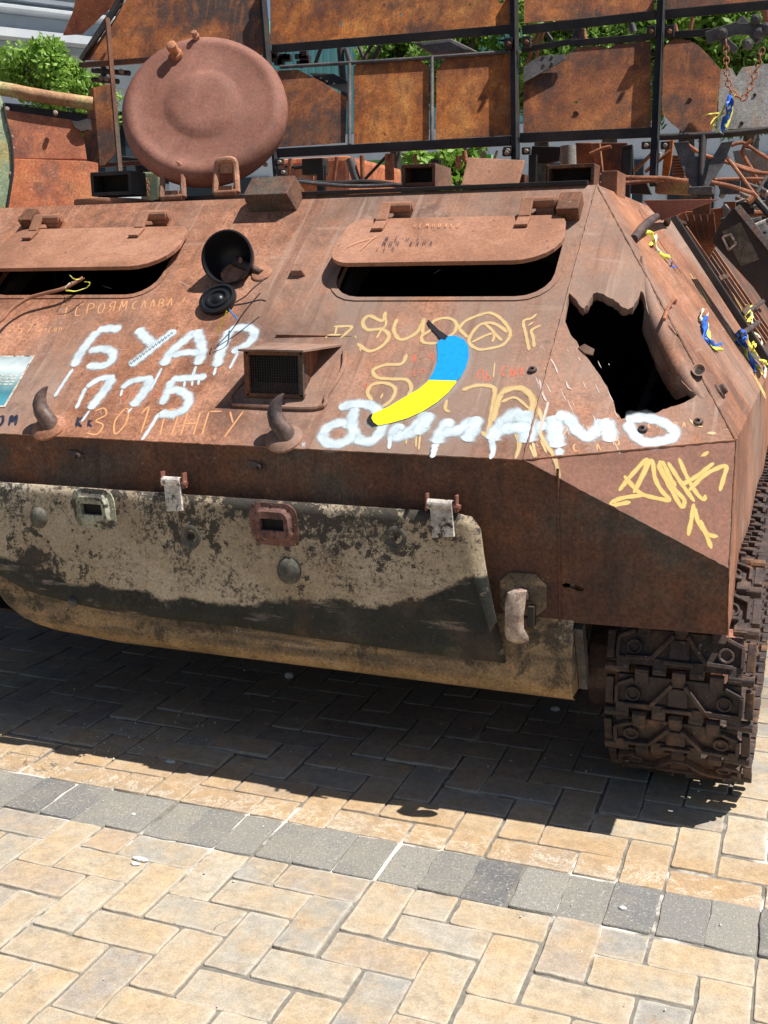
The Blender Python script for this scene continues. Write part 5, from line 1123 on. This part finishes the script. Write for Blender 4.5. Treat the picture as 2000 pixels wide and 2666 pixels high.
# ------------------------------------------------------------------ rods and scrap on and behind the deck
rg = 'twisted rusty rods on the deck'
rods = [([(590, 1078), (800, 1095), (1000, 1100), (1165, 1118)], 3.2, 'long straight rusty rod nearest the roof edge'), ([(600, 1132), (800, 1128), (1010, 1108)], 3.3, 'rusty rod crossing just below the long straight one'),
        ([(1165, 895), (1250, 950), (1400, 1000), (1700, 1092)], 4.0, 'rusty rod sloping down right from behind the grey support'), ([(1310, 1125), (1430, 1150), (1570, 1195)], 3.4, 'short thick rusty rod right of the support foot'), ([(1400, 965), (1480, 1070), (1560, 1180), (1700, 1350)], 3.7, 'bent rusty rod falling steeply toward the burnt box'),
        ([(1430, 900), (1500, 880), (1580, 930), (1690, 1000)], 4.2, 'rusty rod arching under the grey streaked plate'), ([(1330, 1110), (1500, 1105), (1700, 1105)], 3.9, 'dark rusty rod lying level behind the others'), ([(1440, 1020), (1560, 1060), (1700, 1075)], 3.8, 'rusty rod ending beside the pale scrap sheet'), ([(1560, 860), (1500, 930), (1560, 1050), (1620, 1160)], 4.1, 'wavy rusty rod dangling below the bottom rail'),
        ([(830, 1060), (950, 940)], 3.8, 'pale rusty rod leaning right under the second post'), ([(900, 1060), (1060, 930)], 3.9, 'pale rusty rod leaning right beside the springs'), ([(560, 950), (640, 915), (690, 905)], 3.9, 'small bent rod with an eye under the panels')]
for P_, Y_, lb in rods:
    m = MB(); m.tube(spline([B(x, y, Y_) for x, y in C3T(P_)], .02), .0085, 8); tag(m.build('rusty_rod', M['bar'], smooth=True), lb, 'metal rod', rg)
# spring pack
sp = thing('spring_pack', tuple(B(1465, 380, 3.9)), 'stack of flat rusty springs behind the V-shaped support', 'springs')
for k in range(9):
    m = MB(); p = B(1467, 338 + k * 6.3, 3.9); m.box(p, (.055, .06, .007)); m.build('spring_leaf', M['bar'], sp, bevel=.001)
def scrap(name, P_, Y_, th, mat, lb, cat, grp='scrap metal behind the hull'):
    m = MB(); m.plate([B(x, y, Y_) for x, y in P_], th, n=(0, -1, 0)); return tag(m.build(name, M[mat], bevel=.004), lb, cat, grp)
scrap('scrap_sheet', C3T([(1440, 930), (1520, 915), (1659, 950), (1720, 960), (1720, 1110), (1600, 1120), (1470, 1060)]), 4.4, .03, 'greyplate', 'pale grey scrap sheet under the right end of the rack', 'scrap sheet')
scrap('scrap_sheet', C3T([(470, 880), (790, 880), (760, 1060), (480, 1050)]), 4.6, .03, 'orange2', 'ribbed brown panel below the rack between two posts', 'scrap sheet')
scrap('scrap_sheet', C3T([(200, 900), (385, 905), (370, 990), (290, 1010), (190, 1010)]), 4.5, .05, 'black', 'charred black sheet behind the middle periscope', 'scrap sheet')
scrap('scrap_sheet', C3T([(760, 900), (820, 890), (830, 1090), (900, 1100), (940, 1200), (740, 1190)]), 4.3, .04, 'black', 'black bent strap behind the long rods', 'scrap sheet')
scrap('scrap_sheet', C3T([(960, 1080), (1180, 1100), (1180, 1200), (960, 1190)]), 4.2, .1, 'pipe', 'faded yellowish block behind the long rods', 'scrap block')
scrap('scrap_sheet', C3T([(1010, 1000), (1030, 870), (1075, 860), (1060, 1010), (1040, 1110), (1000, 1110)]), 4.35, .03, 'orange', 'narrow bright orange strip beside the springs', 'scrap sheet')
scrap('scrap_sheet', C3T([(560, 880), (620, 880), (640, 1060), (600, 1060)]), 4.45, .03, 'bar', 'upright brown strip behind the rack', 'scrap sheet')
scrap('scrap_sheet', C3T([(960, 930), (1000, 940), (990, 1000), (955, 990)]), 4.2, .02, 'whitepaint', 'small white scrap under the second post', 'scrap sheet')
m = MB(); m.tube([B(*p, 4.2) for p in C3T([(425, 900), (425, 1100)])], .04, 14); tag(m.build('grey_pipe', M['greyplate'], smooth=True), 'upright pale grey pipe behind the right periscope', 'pipe')
# engine cover lying on the deck right of the flange
scrap('deck_cover', [(1440, 478), (1475, 458), (1560, 448), (1600, 470), (1560, 500), (1530, 560), (1490, 540)], 4.1, .05, 'red', 'dull red ribbed cover on the deck beside the burnt box', 'deck cover')
for k in range(5): scrap('deck_rib', [(1478 + k * 15, 462 - k), (1482 + k * 15, 462 - k), (1500 + k * 12, 520), (1495 + k * 12, 520)], 4.06 - k * .0, .02, 'hull_dark', 'dark raised rib on the red cover, number %s from the left' % ('one', 'two', 'three', 'four', 'five')[k], 'rib')
scrap('scrap_lump', [(1540, 478), (1560, 468), (1590, 462), (1620, 470), (1659, 455), (1690, 470), (1690, 540), (1620, 500), (1590, 480), (1560, 500)], 4.6, .08, 'grey', 'heap of grey burnt fittings above the dark box', 'scrap heap')
rn = random.Random(21)
fit = thing('burnt_fittings', tuple(B(1600, 470, 4.0)), 'tangle of small charred fittings at the right edge under the rods', 'scrap heap')
for k in range(34):
    x, y = rn.uniform(1560, 1690), rn.uniform(395, 500); p = B(x, y, rn.uniform(3.6, 4.2)); a = rn.uniform(0, 3.14); b = rn.uniform(-.8, .8); d = np.array([math.cos(a) * math.cos(b), .3 * math.sin(a), math.sin(b)]) * rn.uniform(.02, .09)
    m = MB()
    if k % 3: m.tube([p - d, p + d], rn.uniform(.006, .018), 8)
    else: m.box(p, (rn.uniform(.03, .09), .04, rn.uniform(.02, .07)), None)
    m.build('fitting', M[rn.choice(['black', 'grey', 'hook', 'bar', 'greyplate'])], fit, bevel=.001 if k % 3 == 0 else 0)

# struts and scaffolding seen through the rack: a second wrecked frame
fr = thing('lattice_frame', tuple(B(800, 400, 5.2)), 'tangle of dark struts standing behind the rack', 'steel frame')
LS = [((205, 330), (200, 420), .010, 'black'), ((235, 330), (240, 400), .012, 'grey'), ((320, 300), (285, 400), .012, 'black'), ((440, 300), (470, 620), .022, 'black'), ((475, 300), (505, 400), .018, 'grey'), ((555, 290), (590, 370), .012, 'black'), ((640, 270), (575, 380), .011, 'black'), ((690, 280), (640, 370), .014, 'black'), ((620, 290), (600, 360), .009, 'hook'),
      ((135, 980), (125, 1110), .016, 'bar'), ((270, 1000), (270, 1110), .012, 'bar'), ((420, 970), (400, 1120), .013, 'bar'), ((500, 980), (550, 1140), .030, 'grey'), ((575, 960), (580, 1110), .016, 'bar'), ((745, 950), (745, 1110), .030, 'bar'), ((720, 970), (590, 1110), .010, 'black'), ((905, 950), (905, 1030), .011, 'bar'), ((1170, 960), (1170, 1040), .018, 'bar'), ((1205, 930), (1215, 1000), .016, 'bar'), ((1330, 930), (1300, 990), .009, 'hook'), ((1410, 930), (1390, 990), .009, 'hook'), ((100, 1030), (160, 1030), .009, 'black')]
for a, b, r_, mt in LS:
    a, b = C2T([a, b]); rtube('strut', [a, b], r_, 5.2, mt, fr)
for a, b, r_, mt in (((245, 190), (170, 400), .011, 'bar'), ((275, 190), (215, 400), .009, 'bar'), ((290, 200), (325, 250), .010, 'black'), ((500, 180), (470, 270), .030, 'black'), ((520, 180), (530, 260), .012, 'bar'), ((815, 150), (830, 200), .018, 'grey'), ((1080, 150), (1095, 210), .012, 'bar'), ((1195, 110), (1175, 200), .010, 'bar'), ((1640, 20), (1659, 160), .02, 'bar')):
    a, b = C3T([a, b]); rtube('strut', [a, b], r_, 4.6, mt, fr)
m = MB(); m.plate([B(x, y, 5.0) for x, y in C2T([(880, 262), (1120, 235), (1290, 318), (1180, 330), (1010, 335)])], .25, n=(0, -1, 0)); m.build('charred_cone', M['grey'], fr, bevel=.02)
m = MB(); m.box(B(*C2T([(285, 1030)])[0], 4.4), (.13, .08, .09)); m.tube([B(*C2T([(155, 1035)])[0], 4.4), B(*C2T([(210, 1030)])[0], 4.4)], .012, 8); m.build('junction_box', M['black'], fr, bevel=.006)
m = MB()
rn = random.Random(4)
for k in range(16):
    x, y = C2T([(rn.uniform(-20, 250), rn.uniform(335, 400))])[0]; p = B(x, y, 4.4); m.box(p, (rn.uniform(.02, .06), .03, rn.uniform(.015, .05)))
cl = m.build('charred_linkage', M['black'], fr); cl['kind'] = 'stuff'
# left end clutter behind the hatch
for a, b, r_ in (((500, 380), (700, 395), .014), ((500, 430), (640, 440), .014), ((560, 360), (560, 450), .016), ((750, 900), (752, 1060), .02), ((700, 870), (880, 980), .012), ((640, 860), (870, 880), .02)):
    a, b = C1T([a, b]); rtube('strut', [a, b], r_, 3.9, 'black', fr)
for (x, y) in ((545, 420), (575, 425), (608, 418), (655, 385), (1432, 888), (1400, 860)):
    m = MB(); m.lathe(B(x * .4, y * .4, 3.85), (0, -1, 0), [(.012, -.01), (.012, .008)], 10); m.build('bolt', M['hook'], fr)

# ------------------------------------------------------------------ burnt truck at the left
tr = thing('burnt_truck', tuple(B(80, 480, 3.1)[:2]) + (0,), 'burnt orange truck body with a pale green pillar at the left', 'truck')
YT = 3.1
TC = onY(0, 300, YT); TN = np.array([.62, -.75, .16]); TN = TN / np.linalg.norm(TN)
def TB(x, y, Y_): return onP(x, y, TC - TN * (Y_ - YT), TN)
def tp(P_, Y_, mat, name, th=.02, bev=.003): m = MB(); m.plate([TB(x, y, Y_) for x, y in C1T(P_)], th, n=TN); return m.build(name, M[mat], tr, bevel=bev)
tp([(-600, 560), (0, 590), (380, 645), (410, 690), (440, 710), (455, 760), (470, 860), (60, 855), (-600, 800)], YT, 'red', 'upper_side_panel')
tp([(-600, 800), (60, 855), (470, 868), (530, 880), (530, 1500), (-600, 1500)], YT - .01, 'burnt', 'lower_side_panel')
tp([(-600, 545), (30, 560), (475, 615), (475, 665), (400, 655), (30, 600), (-600, 580)], YT + .03, 'black', 'dark_gap_strip', .05)  # black strip put in for the shaded gap below the roof rail
m = MB(); m.tube(spline([TB(x, y, YT - .02) for x, y in C1T([(-300, 460), (0, 478), (120, 500), (260, 525), (500, 560)])], .05), .033, 14); m.build('roof_rail', M['pipe'], tr, smooth=True)
tp([(-60, 500), (-10, 480), (20, 560), (30, 650), (55, 720), (68, 850), (66, 950), (40, 1100), (10, 1400), (-60, 1400)], YT - .06, 'green', 'door_pillar', .06, .008)
m = MB(); m.tube(spline([TB(x, y, YT - .07) for x, y in C1T([(20, 560), (35, 650), (60, 740), (70, 850), (68, 950), (42, 1110), (20, 1300)])], .05), .006, 8); m.build('pillar_edge', M['black'], tr, smooth=True)
for (x, y) in ((38, 590), (300, 610), (60, 740), (66, 800), (64, 940)):
    m = MB(); m.lathe(TB(x * .4, y * .4, YT - .06), TN, [(.012, -.01), (.012, .005), (.007, .009)], 10); m.build('bolt', M['hook'], tr)
m = MB(); m.plate([TB(x, y, YT - .03) for x, y in C1T([(385, 650), (420, 655), (470, 640), (478, 700), (440, 708), (410, 690)])], .03, n=(0, -1, 0)); m.build('torn_bracket', M['black'], tr)
MB().box((B(80, 400, YT)[0] - 1.3, YT + 1.9, .8), (2.0, 2.2, 1.0)).build('load_bed', M['burnt'], tr)
for k, yy in enumerate((YT + .3, YT + 1.8)):
    m = MB(); m.lathe((B(80, 400, YT)[0] - .3, yy + .9, .42), (1, 0, 0), [(.42, -.15), (.42, .15), (.25, .16)], 28); m.build('wheel', M['black'], tr, smooth=True)
m = MB(); m.box(B(330, 412, 2.9), (.10, .05, .16)); tag(m.build('green_casing', M['green'], bevel=.01), 'small pale green casing behind the hatch hinges', 'casing')

# ------------------------------------------------------------------ trees, buildings, stalls far behind
def leafmat(nm, a, b):
    t = NT(nm); oi = t.n('ShaderNodeNewGeometry').outputs['Random Per Island']; c = t.ramp(oi, [(0., a), (1., b)])
    t.b.inputs['Transmission Weight'].default_value = 0
    tr_ = t.n('ShaderNodeBsdfTranslucent'); t.l(c, tr_.inputs[0]); mx = t.n('ShaderNodeMixShader'); mx.inputs[0].default_value = .35
    m = t.fin(c, .5); t.l(t.b.outputs[0], mx.inputs[1]); t.l(tr_.outputs[0], mx.inputs[2]); t.l(mx.outputs[0], t.out.inputs[0]); return m
M['leaf'] = leafmat('fresh_leaves', (.12, .24, .03), (.32, .50, .08)); M['leaf2'] = leafmat('deep_leaves', (.09, .19, .03), (.26, .42, .08))
M['bark'] = rust('bark', (.05, .04, .03), (.08, .065, .05), (.12, .10, .08), 8)
def tree(cx, cy, zc, rx, rz, label, seed, mat='leaf', n_=5200, ls=.05):
    rn = random.Random(seed); root = thing('tree', (cx, cy, 0), label, 'tree', 'trees behind the wrecks'); m = MB()
    m.tube([(cx, cy, -.05), (cx + .05, cy, zc * .4), (cx - .04, cy, zc * .7), (cx, cy, zc + rz * .3)], [.16, .13, .10, .04], 10)
    cl = []
    for k in range(30):
        a = rn.uniform(0, 6.28); r_ = rn.random() ** .5; h = rn.uniform(-1, 1); s = math.sqrt(max(0, 1 - h * h * .8)); c = np.array([cx + rx * .8 * r_ * s * math.cos(a), cy + rx * .8 * r_ * s * math.sin(a), zc + rz * .82 * h]); cl.append((c, rn.uniform(.18, .42) * rx))
        m.tube([(cx, cy, zc - rz * .5 + .3 * h), tuple((c + np.array([cx, cy, zc])) / 2), tuple(c)], [.05, .03, .012], 5)
    m.build('trunk', M['bark'], root); m = MB()
    for k in range(n_):
        c, r_ = rn.choice(cl); d = np.array([rn.gauss(0, 1) for _ in range(3)]); d /= np.linalg.norm(d); p = c + d * r_ * rn.random() ** .4 * np.array([1, 1, .8])
        u_ = np.array([rn.gauss(0, 1) for _ in range(3)]); u_ /= np.linalg.norm(u_); v_ = np.cross(u_, d + .3); v_ /= np.linalg.norm(v_); s = ls * rn.uniform(.6, 1.3)
        m.add([p - u_ * s, p + v_ * s * .45, p + u_ * s, p - v_ * s * .45], [(0, 1, 2, 3)])
    me = bpy.data.meshes.new('crown'); me.from_pydata(m.v, [], m.f); me.update(); me.materials.append(M[mat]); link('crown', me, root)
def pt(x, y, Y_): return onY(x, y, Y_)
c = pt(100, 150, 13); tree(c[0], 13, c[2] - .12, .82, .52, 'small bright green tree in front of the white building at the left', 3, n_=7500, ls=.05)
c = pt(190, 175, 12); tree(c[0], 12, c[2] - .3, .5, .40, 'smaller tree half hidden by the left end of the rack', 5, n_=3000, ls=.045)
for k, (x, y, Y_, rx, rz, lb) in enumerate(((1000, 105, 13, 1.0, .8, 'green tree showing in the gap left of the middle post'), (1180, 90, 14, 1.2, .9, 'green tree just right of the middle post'), (1330, 90, 13.2, 1.3, .9, 'broad green tree between the middle and right posts'), (1500, 75, 13.6, 1.2, 1.0, 'green tree right of the right post'), (1640, 110, 13, 1.1, .9, 'green tree behind the hanging chain at the right edge'), (960, 375, 12, .7, .30, 'low leafy bush seen under the rack'), (860, 120, 15, .6, .35, 'small treetop before the turquoise facade'))):
    c = pt(x, y, Y_); tree(c[0], Y_, c[2], rx, rz, lb, 20 + k, 'leaf' if k % 2 else 'leaf2', n_=5500 if k < 5 else 2200, ls=.07)
M['wall_white'] = rust('white_stucco', (.62, .66, .70), (.70, .73, .76), (.76, .78, .80), 1.5, contrast=.06, bs=.05); M['wall_blue'] = rust('blue_grey_stucco_and_shade', (.34, .40, .47), (.40, .46, .53), (.45, .51, .58), 1.5, contrast=.06, bs=.05)
M['teal'] = NT('turquoise_cladding').fin((.24, .56, .55), .5); M['stallg'] = NT('green_board').fin((.22, .55, .16), .6); M['stallw'] = NT('white_board').fin((.72, .74, .74), .6); M['stallb'] = NT('blue_board').fin((.03, .12, .42), .6)
M['glassd'] = NT('window_glass').fin((.03, .04, .05), .12); M['gold'] = NT('gilt_letters').fin((.5, .36, .08), .4)
bd = thing('white_building', (-19, 25, 0), 'long white classical building with grey blue cornices far at the left', 'building')
# facade runs obliquely, so its cornices fall to the right in the picture
a0, a1 = pt(-300, -80, 21), pt(330, 0, 27); dx = (a1 - a0); dx[2] = 0; Lb = np.linalg.norm(dx); ex = dx / Lb; ny_ = np.array([ex[1], -ex[0], 0]); 
def course(x, y0, y1, proud, mat, name='cornice_or_shade_course'):
    # heights where the facade plane meets the sight lines
    p1 = onP(x, y0, a0, ny_); p2 = onP(x, y1, a0, ny_); z1, z0 = p1[2], p2[2]; c0 = a0 + ex * Lb / 2; c0[2] = (z0 + z1) / 2
    m = MB(); m.box(c0 + ny_ * proud / 2, (Lb, proud + .3, z1 - z0), [ex, -ny_, (0, 0, 1)]); return m.build(name, M[mat], bd)
course(60, -120, -14, .6, 'wall_white'); course(60, -14, 3, .05, 'wall_blue'); course(60, 3, 12, .3, 'wall_white'); course(60, 12, 26, .02, 'wall_blue'); course(60, 26, 31, .5, 'wall_white'); course(60, 31, 37, .7, 'wall_white'); course(60, 38, 72, 0., 'wall_blue', 'frieze'); course(60, 73, 79, .35, 'wall_white'); course(60, 80, 98, .75, 'wall_white'); course(60, 99, 112, .2, 'wall_blue'); course(60, 112, 175, .0, 'wall_white', 'wall')  # last blue-grey course is the shade under the cornice, put in as colour
p1 = onP(60, 172, a0, ny_); c0 = a0 + ex * Lb / 2; m = MB(); m.box((c0[0], c0[1] + .3, p1[2] / 2), (Lb, .5, p1[2]), [ex, -ny_, (0, 0, 1)]); m.build('wall', M['wall_white'], bd)
for k in range(12):
    c = a0 + ex * (Lb * (k + .5) / 12); MB().box((c[0] + ny_[0] * .02, c[1] + ny_[1] * .02, p1[2] - 1.6), (1.0, .12, 1.9), [ex, -ny_, (0, 0, 1)]).build('window', M['glassd'], bd)
gl_ = MB()
for k in range(2):      # the last letters of a gilt inscription at the frame's edge
    q = [onP(x, y, a0 + ny_ * .05, ny_) for x, y in ((0 + k * 9, 58), (0 + k * 9, 66), (6 + k * 9, 58.6), (6 + k * 9, 66.6))]
    gl_.bar(q[0], q[1], .09, .05, ny_); gl_.bar(q[2], q[3], .09, .05, ny_); gl_.bar(q[1], q[2], .09, .05, ny_)
gl_.build('gilt_letters', M['gold'], bd)
tb = thing('turquoise_building', (-9, 27, 0), 'turquoise clad building seen through the gaps of the rack', 'building')
q0, q1 = pt(560, 60, 27), pt(1760, 20, 27); zt = 8.2
MB().box(((q0[0] + q1[0]) / 2, 30, (zt + 5.1) / 2), (q1[0] - q0[0] + 6, 6, zt - 5.1)).build('upper_wall', M['teal'], tb)
MB().box(((q0[0] + q1[0]) / 2, 29.9, 2.55), (q1[0] - q0[0] + 6, 6, 5.1)).build('lower_wall', M['wall_white'], tb)
m = MB()
for k in range(80): m.box((q0[0] - 3 + k * .22, 26.98, 6.65), (.07, .06, 3))
o = m.build('cladding_ribs', M['teal'], tb); o['kind'] = 'stuff'
m = MB()
for k in range(10): m.box((q0[0] - 2 + k * 1.7, 26.88, 3.2), (1.1, .1, 1.8))
o = m.build('window_row', M['glassd'], tb); o['kind'] = 'stuff'
lb_ = thing('pale_building', (4, 32, 0), 'plain pale building beyond the trees at the right', 'building')
MB().box((5, 33, 5.5), (12, 5, 11)).build('wall', M['wall_white'], lb_)
st_ = thing('hoarding', (-7, 15, 0), 'green, white and blue striped hoarding seen under the rack', 'hoarding')
for (y0, y1, mt, nm) in ((325, 352, 'stallg', 'green_board'), (352, 378, 'stallw', 'white_board'), (378, 420, 'stallb', 'blue_board')):
    a, b = pt(740, y1, 15), pt(980, y0, 15); MB().box(((a[0] + b[0]) / 2, 15, (a[2] + b[2]) / 2 - .1), (b[0] - a[0] + 1.2, .1, b[2] - a[2] + .03)).build(nm, M[mt], st_)
a = pt(740, 420, 15); MB().box((a[0] + 2, 15.02, a[2] / 2 - .1), (5, .08, a[2])).build('grey_board', M['wall_blue'], st_)
ot = thing('orange_truck', (-6, 10, 0), 'rust orange truck cab seen under the left part of the rack', 'truck')
a, b = pt(600, 420, 9.5), pt(755, 335, 9.5); MB().box(((a[0] + b[0]) / 2, 10.3, b[2] / 2 + .2), (b[0] - a[0], 1.6, b[2] - .4)).build('cab', M['burnt'], ot, bevel=.05)
a, b = pt(608, 400, 9.45), pt(690, 352, 9.45); MB().box(((a[0] + b[0]) / 2, 9.48, (a[2] + b[2]) / 2), (b[0] - a[0], .06, b[2] - a[2])).build('red_panel', M['red'], ot)
for s in (-1, 1): MB().lathe((-4.9 + s * .5, 10, .4), (0, 1, 0), [(.4, -.15), (.4, .15)], 24).build('wheel', M['black'], ot, smooth=True)
# ------------------------------------------------------------------ pebbles and crumbs on the paving
M['chalk'] = rust('white_pebble', (.42, .42, .40), (.55, .55, .52), (.62, .62, .6), 30, contrast=.2)
pb = [(368, 1645, .011, 'flat white chip at the edge of the shadow', (1.6, .8, .5)), (625, 1462, .016, 'pale rounded pebble under the middle of the nose', (1, .9, .7)), (1199, 1532, .013, 'pale pebble by the right end of the nose', (1.2, .8, .6)), (1430, 1657, .012, 'left one of the white pebbles in front of the track', (1.5, .9, .5)), (1441, 1665, .011, 'middle white pebble in front of the track', (1.1, 1, .6)),
      (1474, 1667, .012, 'right one of the white pebbles in front of the track', (1.3, .8, .6)), (304, 1855, .012, 'white crumb on the yellow pavers left of centre', (1.8, .7, .4)), (292, 1864, .009, 'small white crumb just below the longer one at the left', (1.4, .8, .4)), (288, 1757, .006, 'tiny white crumb on the grey course', (1, 1, .5)), (1345, 1960, .008, 'small white crumb where the grey course meets the pavers', (1, .8, .5))]
for k, (x, y, r_, lb, sc3) in enumerate(pb):
    p = onZ(x, y, .004); rn = random.Random(k); bm = bmesh.new(); bmesh.ops.create_icosphere(bm, subdivisions=2, radius=r_)
    for v in bm.verts: v.co = Vector((v.co.x * sc3[0] * rn.uniform(.85, 1.12), v.co.y * sc3[1] * rn.uniform(.85, 1.12), v.co.z * sc3[2] * rn.uniform(.85, 1.1))) + Vector((p[0], p[1], r_ * sc3[2] * .8))
    me = bpy.data.meshes.new('pebble'); bm.to_mesh(me); bm.free(); me.materials.append(M['chalk']); tag(link('pebble', me), lb, 'pebble', 'white pebbles on the paving')
rn = random.Random(77); m = MB()
for k in range(260):
    x = rn.uniform(-1.2, 1.9); y = rn.uniform(-.3, 1.6) if k % 3 else rn.gauss(.95, .12); x = x if k % 3 else rn.gauss(-.35, .14); r_ = rn.uniform(.0012, .0042); c = Vector((x, y, r_ * .6)); 
    vs = [c + Vector((rn.uniform(.6, 1.2) * r_ * dx, rn.uniform(.6, 1.2) * r_ * dy, rn.uniform(.6, 1.) * r_ * dz)) for dx, dy, dz in ((1, 0, 0), (-1, 0, 0), (0, 1, 0), (0, -1, 0), (0, 0, 1), (0, 0, -1))]
    m.add(vs, [(0, 2, 4), (2, 1, 4), (1, 3, 4), (3, 0, 4), (2, 0, 5), (1, 2, 5), (3, 1, 5), (0, 3, 5)])
g = m.build('grit', M['chalk']); tag(g, 'loose pale grit scattered over the paving', 'grit'); g['kind'] = 'stuff'
